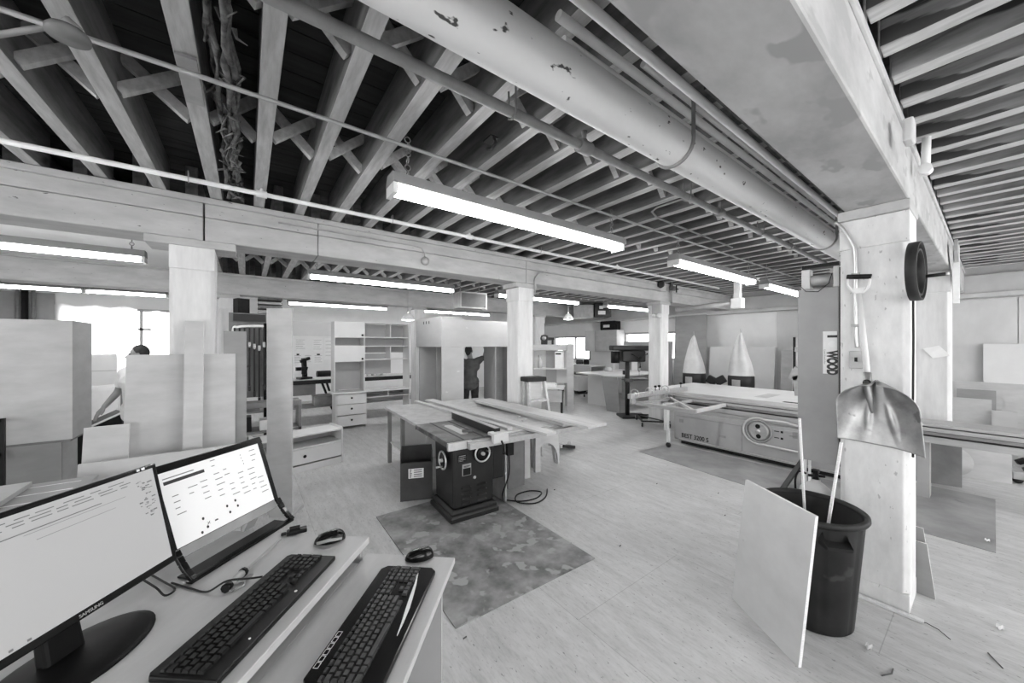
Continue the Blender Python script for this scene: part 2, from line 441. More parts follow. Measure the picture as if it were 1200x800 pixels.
# joists and their bridging struts
PITCH = 0.352
def joist_run(xs, y0, y1, rows, m, w=0.09, zb=ZJ, deep=ZD):
    n = len(xs)
    for i, x in enumerate(xs):
        ww = w * (1 + rnd.uniform(-0.12, 0.12)); dz = rnd.uniform(0.0, 0.012)
        mm = m[rnd.randrange(len(m))] if isinstance(m, list) else m
        jb_ = MB().box(-ww / 2, ww / 2, 0, y1 - y0, 0, deep - zb - dz - 0.002); jb_.m[0] = 1  # underside face gets the paler joist material, the other faces a darker one
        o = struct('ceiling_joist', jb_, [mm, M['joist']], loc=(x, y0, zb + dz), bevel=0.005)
        if i < n - 1:
            gap = xs[i + 1] - x
            for r in rows:
                r0 = r + rnd.uniform(-0.06, 0.06)
                sA = MB().bar((ww / 2, r0 - y0, 0.03), (gap - ww / 2, r0 - y0 + 0.03, deep - zb - 0.06), 0.045, 0.06)
                obj('bridging_strut', sA, M['joist'], o)
                sB = MB().bar((ww / 2, r0 - y0 + 0.07, deep - zb - 0.06), (gap - ww / 2, r0 - y0 + 0.1, 0.03), 0.045, 0.06)
                obj('bridging_strut', sB, M['joist'], o)
xs1 = [-0.275 - PITCH * i for i in range(9, 0, -1)] + [-0.238, 0.095] + [0.095 + PITCH * i for i in range(1, 31)]
joist_run(xs1, 0.34, 4.58, (1.75, 2.95), M['joist_side'])
joist_run([-3.6 + PITCH * i for i in range(41)], 4.60, 8.96, (6.1, 7.5), M['joist_side'])
joist_run([-4.6 + 0.36 * i for i in range(43)], 8.98, 13.08, (), M['joist_side'])
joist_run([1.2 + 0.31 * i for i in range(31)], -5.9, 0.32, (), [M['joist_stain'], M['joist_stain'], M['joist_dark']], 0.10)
# low board ceiling over the far left corner
struct('trim_5', MB().box(-5.9, -0.75, 5.0, 8.78, ZJ - 0.025, ZJ - 0.004), M['wall'])

# curtains at the back window
def curtain(name, label, x0, x1, z0, z1, yc):
    def fn(u, v):
        x = x0 + (x1 - x0) * u
        return (x, yc + 0.03 * math.sin(u * 34) * (0.5 + 0.5 * (1 - v)), z0 + (z1 - z0) * v + 0.03 * math.sin(u * 17) * v)
    return tag(obj(name, MB().grid(fn, 60, 8), M['curtain']), label, 'curtain')
curtain('sheer_curtain', 'sheer white curtain hanging at the bright back window, beside the wall pipes', -3.6, -2.25, 0.8, 2.74, 12.98)
curtain('sheer_curtain', 'sheer white curtain at the back window, beside the painted column', -2.0, -0.95, 1.5, 2.66, 12.98)

def smooth_path0(P): return [Vector(p) for p in P]
# =====================================================================
# CEILING SERVICES
# =====================================================================
def tube_obj(name, label, cat, pts, r, m, n=10, group=None):
    p0 = Vector(pts[0]); return tag(obj(name, MB().tube([Vector(p) - p0 for p in pts], r, n), m, None, p0), label, cat, group)
# big painted main
PY_, PZ_ = 1.10, 2.945
mp = thing('overhead_pipe', 'fat painted pipe hung under the joists along the wide beam', 'pipe', (0, PY_, PZ_))
obj('pipe_run', MB().tube([(-4, 0, 0), (10.8, 0, 0)], 0.107, 32), M['pipe'], mp)
for x in (1.98, 5.0, 8.2):
    st = MB().tube([(x, -0.112, 0.235)] + arc((x, 0, 0), 0.112, PI, 2 * PI, 14, 'yz') + [(x, 0.112, 0.235)], 0.011, 8)
    obj('hanger_strap', st, M['pipe_g'], mp)
def white_pipe(k, z, x0, x1, r, lab):
    return tube_obj('hanging_white_pipe', lab, 'pipe', [(x0, (z - H) / k, z), (x1, (z - H) / k, z)], r, M['pipe_w'], 14, 'white pipes above the fat pipe')
white_pipe(1.185, 3.12, 1.10, 6.5, 0.021, 'white pipe resting nearest the fat pipe, its open end under the joists')
white_pipe(1.27, 3.145, 1.02, 6.5, 0.021, 'second white pipe up from the fat pipe, open ended')
white_pipe(1.40, 3.13, -2.0, 6.5, 0.022, 'white pipe nearest the wide beam, running out over the top edge')
white_pipe(1.345, 3.17, 1.55, 6.5, 0.017, 'short thin white pipe between the other white pipes')
tag(obj('mounting_batten', MB().box(0, 4.2, -0.035, 0.035, 0, 0.06), M['rust'], None, (1.9, 0.86, 3.12)), 'dark batten fixed under the joists beside the white pipes', 'batten')
# sprinkler main
sp = thing('sprinkler_main', 'grey sprinkler pipe slung below the joists next to the fat pipe', 'pipe', (0, 1.55, 3.055))
obj('pipe_run', MB().tube([(-4, 0, 0), (8.6, 0, 0)], 0.028, 12), M['pipe_g'], sp)
for x in (1.72, 3.6, 5.6):
    h = MB().cyl((x, 0, -0.03), (x, 0, 0.045), 0.02, None, 10).cyl((x - 0.05, 0, 0), (x + 0.05, 0, 0), 0.042, None, 12)
    h.cyl((x, 0, 0.045), (x, 0, 0.1), 0.012, 0.02, 8)
    obj('sprinkler_head', h, M['pipe_g'], sp)
for x in (1.15, 3.0, 4.6):
    obj('hanger', MB().tube([(x, 0.032, 0.13), (x, 0.032, -0.02), (x, 0, -0.036), (x, -0.032, -0.02), (x, -0.032, 0.13)], 0.006, 6), M['pipe_g'], sp)
# conduit
tube_obj('hanging_conduit', 'thin conduit crossing under the joists above the long near light', 'conduit', [(-4, 2.29, 3.10), (9.5, 2.29, 3.10)], 0.012, M['galv'], 8)
tube_obj('hanging_conduit', 'thin conduit bent back under the joists between the lights and the fat pipe', 'conduit',
         [at_z(800, 233, 3.17), at_z(770, 243, 3.17), at_z(764, 248, 3.17), at_z(770, 255, 3.17), at_z(858, 290, 3.17)], 0.01, M['galv'], 8)
bp = thing('branch_pipe', 'white branch pipe running along the front of the jointed beam', 'pipe', (0, 3.85, 3.13))
obj('pipe_run', MB().tube([(-4, 0, 0), (8.9, 0, 0)], 0.02, 12), M['pipe_w'], bp)
for x in (0.10, 2.2, 5.1):
    obj('pipe_tee', MB().cyl((x - 0.04, 0, 0), (x + 0.04, 0, 0), 0.03, None, 12).cyl((x, 0, 0), (x, 0, 0.05), 0.02, 0.012, 10), M['pipe_w'], bp)
for x in (-0.38, 1.25, 3.35, 4.6, 6.4):
    obj('hanger', MB().tube([(x, 0.024, 0.06), (x, 0.024, -0.015), (x, 0, -0.026), (x, -0.024, -0.015), (x, -0.024, 0.06)], 0.004, 6), M['galv'], bp)

# fluorescent fixtures
def fixture_proto(L, name, label, group):
    t = thing(name, label, 'light fixture', (0, 0, 0), 0, group)
    hs = MB(); n = len
    prof = [(-0.085, 0.0), (0.085, 0.0), (0.055, 0.075), (-0.055, 0.075)]
    hs.prism(prof, 0, L, 0, Matrix(((0, 0, 1, 0), (1, 0, 0, 0), (0, 1, 0, 0), (0, 0, 0, 1))))
    obj('housing', hs, M['fixture'], t, bevel=0.003)
    obj('reflector', MB().box(0.03, L - 0.03, -0.08, 0.08, -0.008, -0.001), M['reflector'], t)
    for s in (-1, 1):
        obj('tube', MB().cyl((0.05, s * 0.042, -0.036), (L - 0.05, s * 0.042, -0.036), 0.02, None, 8), M['tube'], t)
    for x in (0, L - 0.03):
        obj('lamp_holder', MB().box(x, x + 0.03, -0.075, 0.075, -0.07, -0.001), M['white_plastic'], t, bevel=0.003)
    for x in (0.12, L - 0.12):
        ch = MB()
        for k in range(6):
            z = 0.08 + k * 0.047
            ch.tube(arc((x, 0, z + 0.02), 0.02, 0, 2 * PI, 8, 'xz' if k % 2 else 'yz')[:-1], 0.004, 5, closed=True)
        obj('chain', ch, M['pipe_g'], t)
    return t
FX = [(2.36, 0.75, 2.40, 'lit fluorescent fixture nearest the camera, on chains above the table saw'),
      (2.36, 4.22, 2.44, 'second lit fluorescent fixture in the row above the table saw, before the drill press column'),
      (2.36, 7.15, 2.40, 'farthest lit fixture of the row above the table saw, beside the sticker panel'),
      (6.08, -3.38, 2.42, 'lit fluorescent fixture left of the painted left column, in front of the plank beam'),
      (6.08, 0.72, 2.40, 'lit fluorescent fixture between the left column and the grille heater'),
      (6.08, 4.10, 2.40, 'lit fluorescent fixture passing behind the middle column'),
      (6.08, 7.55, 2.40, 'lit fluorescent fixture beyond the middle column, near the black-faced heater'),
      (10.26, 0.78, 2.36, 'lit fluorescent fixture above the open shelf unit'),
      (10.26, 4.22, 2.40, 'lit fluorescent fixture just over the corner wardrobe')]
FIXG = 'lit fluorescent strip lights'
f0 = None
for (yy, xx, L, lab) in FX:
    if f0 is None: f0 = fixture_proto(2.40, 'hanging_strip_light', lab, FIXG); o = f0
    else: o = dup(f0, None, None, lab)
    o.location = (xx, yy, 2.85)
s0 = fixture_proto(1.14, 'hanging_short_strip_light', 'left of two short lit fixtures end to end before the curtained window', 'short strip lights at the window')
s0.location = (-3.62, 10.26, 2.85)
dup(s0, (-2.47, 10.26, 2.85), None, 'right of two short lit fixtures end to end before the curtained window')
for (yy, xx) in ((-2.0, 1.0), (-2.0, 4.6), (-2.0, 8.0), (-2.0, -3.0)):
    o = dup(f0, (xx, yy, 2.85), None, 'lit fluorescent fixture of the rows outside the picture')
# round lamps far off
def dome(p, r, label):
    t = thing('dome_lamp', label, 'lamp', p)
    obj('lamp_shade', MB().lathe([(0.03, 0.16), (r * 0.5, 0.13), (r, 0.0), (r * 0.96, 0.0), (r * 0.48, 0.12)], 20), M['reflector'], t)
    obj('bulb', MB().lathe([(0.001, -0.02), (r * 0.8, 0.0), (r * 0.75, 0.03), (0.001, 0.06)], 16), M['lamp'], t)
    obj('stem', MB().cyl((0, 0, 0.15), (0, 0, ZJ - p[2] + 0.02), 0.01), M['galv'], t)
    return t
dome(at_d(478, 375, 8.6), 0.17, 'white dome lamp glowing over the wardrobe corner')
dome(at_d(666, 374, 9.9), 0.15, 'small dome lamp glowing beyond the middle column')

hk = at_z(575, 166, ZJ - 0.02)
hk_ = thing('hanging_hook', 'dark cup hook on a joist beside the near light chain', 'hook', (hk.x, hk.y, ZJ))
obj('hook_plate', MB().box(-0.03, 0.03, -0.05, 0.05, -0.012, -0.001), M['dark_metal'], hk_)
obj('hook_arm', MB().tube(smooth_path0([(0, -0.04, -0.01), (0.0, -0.06, -0.05), (0.0, -0.02, -0.075), (0.0, 0.04, -0.05)]), 0.011, 8), M['dark_metal'], hk_)
# round disc bell at the top left, on its arm
db = thing('hanging_bell_disc', 'dark round disc on a bent arm hung below the joists', 'bell', at_z(80, 42, 2.96))
obj('disc', MB().lathe([(0.001, 0.025), (0.048, 0.023), (0.058, 0.01), (0.058, -0.008), (0.001, -0.012)], 24), M['dark_panel'], db)
a0 = at_z(80, 42, 2.96)
obj('arm', MB().tube([at_z(-10, 42, 3.1) - a0, at_z(40, 34, 3.12) - a0, at_z(70, 28, 3.13) - a0, (0, 0, 0.06), (0.03, -0.01, 0.03)], 0.012, 8), M['pipe_g'], db)
# frayed fibre between joists
fb = MB()
for k in range(9):
    y0 = 1.2 + rnd.uniform(0, 0.4); x = -0.09 + rnd.uniform(-0.045, 0.05)
    pts = []; rr = []
    yy = y0
    while yy < 4.35:
        pts.append((x + rnd.uniform(-0.02, 0.02), yy, ZJ + 0.03 + rnd.uniform(-0.05, 0.05))); rr.append(rnd.uniform(0.004, 0.018)); yy += rnd.uniform(0.1, 0.2)
    fb.tube(pts, rr, 5)
for k in range(46):
    yy = rnd.uniform(1.3, 4.3); x = -0.09 + rnd.uniform(-0.06, 0.06); z = ZJ + rnd.uniform(-0.02, 0.05)
    fb.tube([(x, yy, z), (x + rnd.uniform(-0.05, 0.05), yy + rnd.uniform(-0.06, 0.06), z - 0.03), (x + rnd.uniform(-0.07, 0.07), yy + rnd.uniform(-0.1, 0.1), z - rnd.uniform(0.0, 0.05))], [0.012, 0.007, 0.002], 5)
tag(obj('hanging_fibre', fb, M['fibre']), 'ragged dark fibre stuffed in the gap between two joists', 'fibre', None, 'stuff')
tag(obj('mounting_plate', MB().box(-0.04, 0.04, 0, 0.42, 0, 0.012), M['galv'], None, (-0.238, 2.3, ZJ - 0.016)), 'narrow metal plate nailed under a joist beside the hanging fibre', 'plate')

# junction box + conduit on the jointed beam
jb = thing('junction_box', 'round junction box with conduit on the jointed beam face', 'electrical box', at_y(498, 306, 4.41))
j0 = at_y(498, 306, 4.40)
obj('box_cover', MB().lathe([(0.001, -0.03), (0.05, -0.028), (0.055, 0.0)], 18, axis='y'), M['galv'], jb)
obj('conduit_tail', MB().tube([(0, -0.012, 0.04), (-0.01, -0.012, 0.10), (-0.05, -0.012, 0.16), (-0.14, -0.012, 0.175), (-1.6, -0.012, 0.175)], 0.009, 8), M['galv'], jb)
tube_obj('hanging_conduit', 'looped conduit on the jointed beam from the middle column to the bell', 'conduit',
         [at_y(627, 345, 4.40), at_y(627, 326, 4.40), at_y(631, 320, 4.40), at_y(640, 319, 4.40), at_y(775, 341, 4.40)], 0.012, M['galv'], 8)
ab = thing('alarm_bell', 'dark alarm bell on the beam by the far column', 'bell', at_y(773, 333, 4.39))
obj('gong', MB().lathe([(0.001, -0.09), (0.07, -0.075), (0.09, -0.03), (0.09, -0.01)], 18, axis='y'), M['black_matte'], ab)
obj('back_box', MB().box(-0.06, 0.06, -0.012, 0.015, -0.06, 0.06), M['dark_metal'], ab)
vv = thing('sprinkler_valve', 'dark valve with a cross handle on a drop pipe by the far column', 'valve', at_y(790, 338, 4.33))
obj('drop_pipe', MB().cyl((-0.06, 0.03, 0.12), (-0.06, 0.03, -0.34), 0.022, None, 10), M['pipe_g'], vv)
obj('valve_body', MB().box(-0.11, 0.02, -0.03, 0.05, -0.05, 0.05).cyl((-0.06, 0.03, 0.05), (-0.06, 0.03, 0.16), 0.04, 0.03, 10), M['rust'], vv, bevel=0.008)
obj('cross_handle', MB().bar((0.1, 0, -0.08), (0.1, 0, 0.08), 0.02, 0.02).bar((0.02, 0, 0), (0.18, 0, 0), 0.02, 0.02), M['black_matte'], vv)
el = thing('hanging_emergency_light', 'twin spot emergency light under the beam at the far column', 'emergency light', (7.38, 4.5, 2.62))
obj('light_case', MB().box(-0.05, 0.03, -0.1, 0.1, -0.12, 0.1), M['grey_mach'], el, bevel=0.01)
for s in (-0.06, 0.06): obj('spot_head', MB().lathe([(0.001, -0.10), (0.045, -0.095), (0.05, -0.06), (0.03, -0.02), (0.001, 0)], 12, c=(-0.03, s, -0.11), axis='z'), M['white_plastic'], el)
tube_obj('hanging_duct', 'grey branch duct under the beam right of the far column', 'duct', [(7.95, 4.36, 2.60), (7.95, 3.2, 2.66)], 0.055, M['galv'], 14)
dc = thing('hanging_coupling', 'pale square duct coupling hung at the end of the branch duct', 'duct', (7.95, 3.08, 2.54))
obj('coupling', MB().box(-0.08, 0.08, -0.1, 0.1, 0, 0.2), M['pipe_w'], dc, bevel=0.01)
obj('riser', MB().box(-0.05, 0.05, -0.06, 0.06, 0.2, 0.62), M['pipe_w'], dc, bevel=0.01)

# unit heaters
uh = thing('hanging_heater', 'square grille heater hung from the ceiling above the wardrobe', 'heater', at_d(555, 361, 7.6), -0.1)
obj('case', MB().box(-0.29, 0.29, 0.0, 0.42, 0, 0.33).box(-0.31, 0.31, -0.02, 0.0, -0.01, 0.02).box(-0.31, 0.31, -0.02, 0, 0.31, 0.34).box(-0.31, -0.28, -0.02, 0, 0.02, 0.31).box(0.28, 0.31, -0.02, 0, 0.02, 0.31), M['galv'], uh, bevel=0.006)
gr = MB()
for k in range(12): gr.box(-0.28, 0.28, -0.012, 0.0, 0.024 + k * 0.024, 0.036 + k * 0.024)
obj('grille', gr.box(-0.28, 0.28, -0.004, -0.001, 0.02, 0.31), M['dark_panel'], uh)
for x in (-0.22, 0.22): obj('hanger_rod', MB().cyl((x, 0.2, 0.33), (x, 0.2, 0.62), 0.01, None, 6), M['pipe_g'], uh)
u2 = thing('hanging_heater', 'long heater with a black control face hung near the far wall', 'heater', at_d(694, 372, 11.6), -0.55)
obj('case', MB().box(-0.62, 0.05, 0.0, 0.6, 0, 0.42), M['pipe_g'], u2, bevel=0.01)
obj('control_face', MB().box(0.06, 0.62, -0.05, 0.5, 0.02, 0.46), M['black'], u2, bevel=0.01)
obj('control_plate', MB().box(0.22, 0.34, -0.06, -0.051, 0.28, 0.38).box(0.18, 0.42, -0.058, -0.051, 0.1, 0.22), M['galv'], u2)
for x in (-0.4, 0.4): obj('hanger_rod', MB().cyl((x, 0.25, 0.4), (x, 0.25, 0.65), 0.012, None, 6), M['pipe_g'], u2)

# =====================================================================
# DESK AND WHAT STANDS ON IT  (local x runs to the right along the front edge, y to the back)
# =====================================================================
DR = math.atan2(0.75, 0.66)
DX, DY = Vector((0.66, 0.75, 0)), Vector((-0.75, 0.66, 0))
def dsk(x, y, z=0.0): return Vector((0.41, 1.555, 0)) + DX * x + DY * y + Vector((0, 0, z))
dt = thing('desk', 'pale standing desk carrying two screens, foreground', 'desk', dsk(0, 0), DR)
obj('desk_top', MB().box(-1.35, 0, 0, 0.78, 0.972, 0.998), M['desk'], dt, bevel=0.003)
for x in (-1.33, -0.02): obj('end_panel', MB().box(x, x + 0.02, 0.03, 0.74, 0, 0.971), M['lam_in'], dt, bevel=0.002)
obj('back_panel', MB().box(-1.31, -0.021, 0.70, 0.72, 0.5, 0.971), M['lam_in'], dt)
tr = thing('low_table', 'lower pale table pushed against the desk front', 'table', dsk(0.018, 0), DR)
obj('table_top', MB().box(-1.3, 0, -0.36, 0.02, 0.895, 0.919).box(-1.3, -0.07, 0.02, 0.14, 0.895, 0.919), M['desk'], tr, bevel=0.003)
for x in (-1.27, -0.10): obj('end_panel', MB().box(x, x + 0.02, -0.33, 0.0, 0, 0.894), M['lam_in'], tr)

# monitor with an oval foot
mo = thing('computer_monitor', 'black widescreen monitor on an oval foot showing a grey document window', 'monitor', dsk(-0.625, 0.36, 0.9985), DR + math.radians(4))
obj('oval_base', MB().lathe([(0.001, 0.018), (0.10, 0.016), (0.155, 0.010), (0.172, 0.004), (0.172, 0.0), (0.001, 0.0)], 40, ay=0.66, c=(0.0, 0.10, 0)), M['black_base'], mo)
obj('neck', MB().taper((-0.04, 0.04, 0.115, 0.15), (-0.035, 0.035, 0.152, 0.178), 0.012, 0.20), M['black_base'], mo, bevel=0.008)
TL = math.radians(13)
T1 = Matrix.Translation((0, 0.09, 0.10)) @ Matrix.Rotation(-TL, 4, 'X')
pn = MB().box(-0.265, 0.265, 0.0, 0.022, 0.0, 0.325, 0, T1).box(-0.15, 0.15, 0.022, 0.06, 0.05, 0.27, 0, T1)
obj('bezel', pn, M['black_gloss'], mo, bevel=0.004)
SW, S0z, S1z = 0.25, 0.022, 0.312
obj('screen', MB().box(-SW, SW, -0.0012, -0.0002, S0z, S1z, 0, T1), M['screen_dim'], mo)
def pline(mb, T, x0, x1, z0, z1, y): mb.box(x0, x1, y, y + 0.0008, z0, z1, 0, T); return mb
tb1 = MB()
for z in (0.298, 0.29, 0.282):
    x = -0.24
    while x < 0.17:
        w = rnd.uniform(0.012, 0.05); pline(tb1, T1, x, min(x + w, 0.18), z, z + 0.0022, -0.0022); x += w + rnd.uniform(0.006, 0.02)
obj('toolbar_text', tb1, M['ink_g'], mo)
for (x0, x1, z, h) in ((-0.06, 0.16, 0.2555, 0.0008), (-0.04, 0.13, 0.236, 0.0008), (-0.1, 0.10, 0.262, 0.0022)): obj('rule_line', pline(MB(), T1, x0, x1, z, z + h, -0.0022), M['ink_g'], mo)
sb1 = MB()
for k in range(11): pline(sb1, T1, -0.243, -0.205 - rnd.uniform(0, 0.012), 0.045 + k * 0.009, 0.0465 + k * 0.009, -0.0022)
obj('sidebar_text', sb1, M['ink_g'], mo)
pl1 = MB()
for k in range(40):
    x, z = 0.19 + rnd.uniform(0, 0.045), 0.17 + rnd.uniform(0, 0.12); pline(pl1, T1, x, x + rnd.uniform(0.003, 0.012), z, z + rnd.uniform(0.001, 0.004), -0.0022)
obj('palette_text', pl1, M['ink_g'], mo)
tk1 = MB()
for k in range(5): pline(tk1, T1, -0.21 + k * 0.03, -0.203 + k * 0.03, 0.026, 0.031, -0.0022)
obj('taskbar_text', tk1, M['ink_g'], mo)
lt = lettering('brand_lettering', 'SAMSUNG', mo, (0, 0, 0), (0, 0, 0), 0.0115, M['galv'])
lt.matrix_local = T1 @ Matrix.Translation((0.03, -0.001, 0.0105)) @ Matrix.Rotation(PI / 2, 4, 'X')
obj('camera_dots', MB().box(0.205, 0.213, -0.001, 0.0, 0.315, 0.321, 0, T1).box(0.219, 0.228, -0.001, 0.0, 0.315, 0.322, 0, T1), M['reflector'], mo)

# picture-frame display
al = thing('framed_display', 'black framed display on a bent frame foot, white page of icons on screen', 'monitor', dsk(-0.118, 0.428, 0.9985), DR + math.radians(-5))
TA = math.radians(19.5)
T2 = Matrix.Translation((0, 0.072, 0.070)) @ Matrix.Rotation(-TA, 4, 'X')
WH = 0.222
fr = MB()
fr.box(-WH, WH, 0.0, 0.02, 0.30, 0.325, 0, T2)
for s in (-1, 1):
    a, b = (s * WH, s * (WH - 0.02)) if s < 0 else (s * (WH - 0.02), s * WH)
    fr.box(a, b, 0.0, 0.02, 0.02, 0.30, 0, T2)
    prof = [(0.0, 0.0), (0.016, 0.012), (0.034, 0.028), (0.052, 0.05), (0.066, 0.07), (0.079, 0.09)]
    P = [(s * (WH - 0.010), p, q + 0.009) for p, q in prof]
    for p, q in zip(P[:-1], P[1:]): fr.bar(p, q, 0.02, 0.016, 0, up=(0, 0.7, -0.7))
fr.box(-WH, WH, 0.0, 0.026, 0.0, 0.012)
obj('frame', fr, M['black_gloss'], al, bevel=0.003)
obj('panel_body', MB().box(-WH + 0.02, WH - 0.02, 0.004, 0.018, -0.005, 0.30, 0, T2), M['black'], al)
obj('screen', MB().box(-WH + 0.021, WH - 0.021, 0.0025, 0.0038, 0.032, 0.299, 0, T2), M['screen'], al)
obj('lower_bar', MB().box(-WH + 0.021, WH - 0.021, 0.001, 0.0038, -0.004, 0.030, 0, T2), M['pipe_g'], al, bevel=0.002)
obj('rear_strut', MB().bar((0.12, 0.10, 0.085), (0.12, 0.14, 0.004), 0.05, 0.014), M['pipe_g'], al)
obj('foot_tray', MB().box(-WH + 0.02, WH - 0.02, 0.03, 0.085, 0.0005, 0.006), M['black'], al)
obj('heading_bar', pline(MB(), T2, -0.19, -0.05, 0.252, 0.264, 0.0012), M['ink'], al)
obj('title_text', pline(MB(), T2, -0.19, -0.085, 0.272, 0.2755, 0.0012), M['ink_l'], al)
for col, zt, n in ((-0.175, 0.205, 4), (-0.12, 0.215, 2), (-0.075, 0.22, 4), (-0.02, 0.23, 5), (0.02, 0.235, 2), (0.03, 0.17, 3), (0.075, 0.2, 5), (0.12, 0.2, 5), (0.15, 0.275, 3), (-0.02, 0.285, 2), (0.155, 0.15, 4)):
    pg = MB()
    for k in range(n): pline(pg, T2, col, col + rnd.uniform(0.012, 0.034), zt - k * 0.022, zt - k * 0.022 + 0.0028, 0.0012)
    obj('text_block', pg, M['ink_l'], al)
for x, z in ((-0.10, 0.09), (-0.092, 0.055), (-0.005, 0.095), (0.0, 0.068), (0.032, 0.102), (0.036, 0.078), (-0.115, 0.045)):
    obj('icon', MB().add([T2 @ Vector((x + 0.0045 * math.cos(t * PI / 4), 0.0012, z + 0.0055 * math.sin(t * PI / 4))) for t in range(8)], [tuple(range(8))], 0), M['ink'], al)
obj('icon', pline(MB(), T2, -0.062, -0.05, 0.062, 0.067, 0.0012), M['ink'], al)
cx_ = MB()
for k in range(2): cx_.bar(T2 @ Vector((-0.085 - 0.005, 0.0014, 0.062 + 0.01 * k)), T2 @ Vector((-0.085 + 0.005, 0.0014, 0.072 - 0.01 * k)), 0.0014, 0.001, 0)
obj('icon', cx_, M['ink'], al)
for x, z in ((0.105, 0.27), (0.105, 0.257), (0.108, 0.243), (0.109, 0.23)): obj('icon', pline(MB(), T2, x, x + 0.003, z, z + 0.003, 0.0012), M['ink'], al)

# keyboards
def keyboard(name, label, loc, rz, W, D, wave):
    t = thing(name, label, 'keyboard', loc, rz)
    b = MB()
    if wave:
        poly = [(-W / 2 + 0.02, 0), (-W / 2, 0.02), (-W / 2, D - 0.02), (-W / 2 + 0.02, D), (W / 2 - 0.02, D), (W / 2, D - 0.02), (W / 2, 0.055), (W / 2 - 0.03, 0.035), (W / 2 - 0.12, 0.012), (W / 2 - 0.2, 0)]
        poly = [(-W / 2 + 0.02, 0), (-W / 2, 0.02), (-W / 2, D - 0.02), (-W / 2 + 0.02, D), (W / 2 - 0.02, D), (W / 2, D - 0.02), (W / 2, 0.02), (W / 2 - 0.02, 0)]
    else:
        poly = [(-W / 2, 0), (-W / 2, D - 0.01), (-W / 2 + 0.012, D), (W / 2 - 0.012, D), (W / 2, D - 0.01), (W / 2, 0)]
    b.prism(poly, 0.0, 0.016)
    obj('keyboard_body', b, M['black_gloss'] if wave else M['black'], t, bevel=0.004)
    k = MB(); kx, ky = 0.019 * W / 0.45, 0.0195
    f0 = 0.06 if wave else 0.045
    def keyc(x, y, w=1.0, h=1.0):
        x0, x1 = x + 0.0012, x + kx * w - 0.0012; y0, y1 = y + 0.0012, y + ky * h - 0.0012
        k.taper((x0, x1, y0, y1), (x0 + 0.0018, x1 - 0.0018, y0 + 0.0015, y1 - 0.0025), 0.016, 0.0235)
    xl = -W / 2 + 0.012
    rows = [f0 + i * ky for i in range(5)]
    for i, yy in enumerate(rows):
        x = xl
        if i == 0:
            for w in (1.3, 1.1, 1.2): keyc(x, yy, w); x += kx * w
            keyc(x, yy, 5.8); x += kx * 5.8
            for w in (1.2, 1.1, 1.1, 1.3): keyc(x, yy, w); x += kx * w
        else:
            x += kx * (0, 1.25, 0.75, 0.5, 0)[i] - kx * (0, 0, 0, 0, 0)[i]
            if i < 4: k.taper((xl + 0.0012, x - 0.001, yy + 0.001, yy + ky - 0.001), (xl + 0.003, x - 0.003, yy + 0.003, yy + ky - 0.003), 0.016, 0.0235)
            while x < xl + kx * 13.1: keyc(x, yy); x += kx
            keyc(x, yy, max(0.9, (xl + kx * 15.1 - x) / kx))
    nx = xl + kx * 15.4
    for i in (0,):
        for j in range(3): keyc(nx + j * kx, rows[0])
    keyc(nx + kx, rows[1])
    for i in (3, 4):
        for j in range(3): keyc(nx + j * kx, rows[i])
    nx2 = nx + kx * 3.3
    for i in range(5):
        for j in range(4):
            if nx2 + (j + 1) * kx < W / 2 - 0.004 and not (j == 3 and i % 2): keyc(nx2 + j * kx, rows[i], 1, 2 if (j == 3 and i < 4) else 1)
    x = xl
    while x < W / 2 - 0.03:
        k.taper((x + 0.001, x + kx - 0.003, rows[4] + ky + 0.004, rows[4] + ky + 0.015), (x + 0.003, x + kx - 0.005, rows[4] + ky + 0.006, rows[4] + ky + 0.013), 0.016, 0.021); x += kx * 1.12
    obj('keys', k, M['key_grey'] if wave else M['key'], t)
    return t
kb = keyboard('keyboard', 'black keyboard with a wrist ledge lying on the desk under the screens', dsk(-0.415, 0.043, 0.9985), DR + math.radians(1.2), 0.50, 0.182, False)
obj('logo_dot', MB().lathe([(0.001, 0.0175), (0.004, 0.0172), (0.0045, 0.016)], 12, c=(0.055, 0.02, 0)).lathe([(0.001, 0.0175), (0.0025, 0.0172), (0.003, 0.016)], 10, c=(-0.13, 0.02, 0)), M['reflector'], kb)
k2 = keyboard('keyboard', 'glossy black keyboard with a chrome curve along its front, on the low table', dsk(-0.33, -0.315, 0.9195), DR + math.radians(0.5), 0.50, 0.215, True)
cs = MB()
P = [(0.21, 0.062, 0.002), (0.15, 0.050, 0.004), (0.09, 0.042, 0.006), (0.03, 0.034, 0.0065), (-0.03, 0.028, 0.004), (-0.08, 0.025, 0.001)]
cs.add([(x, y - w, 0.0172) for x, y, w in P] + [(x, y + w, 0.0175) for x, y, w in P], [(i, i + 1, len(P) + i + 1, len(P) + i) for i in range(len(P) - 1)], 0)
obj('chrome_curve', cs, M['reflector'], k2)
mk = MB()
for i in range(6):
    x = -0.20 + i * 0.021
    mk.box(x, x + 0.0185, 0.1945, 0.1957, 0.0162, 0.0168).box(x, x + 0.0185, 0.207, 0.2082, 0.0162, 0.0168).box(x, x + 0.0012, 0.1957, 0.207, 0.0162, 0.0168).box(x + 0.0173, x + 0.0185, 0.1957, 0.207, 0.0162, 0.0168)
obj('key_outline', mk, M['reflector'], k2)

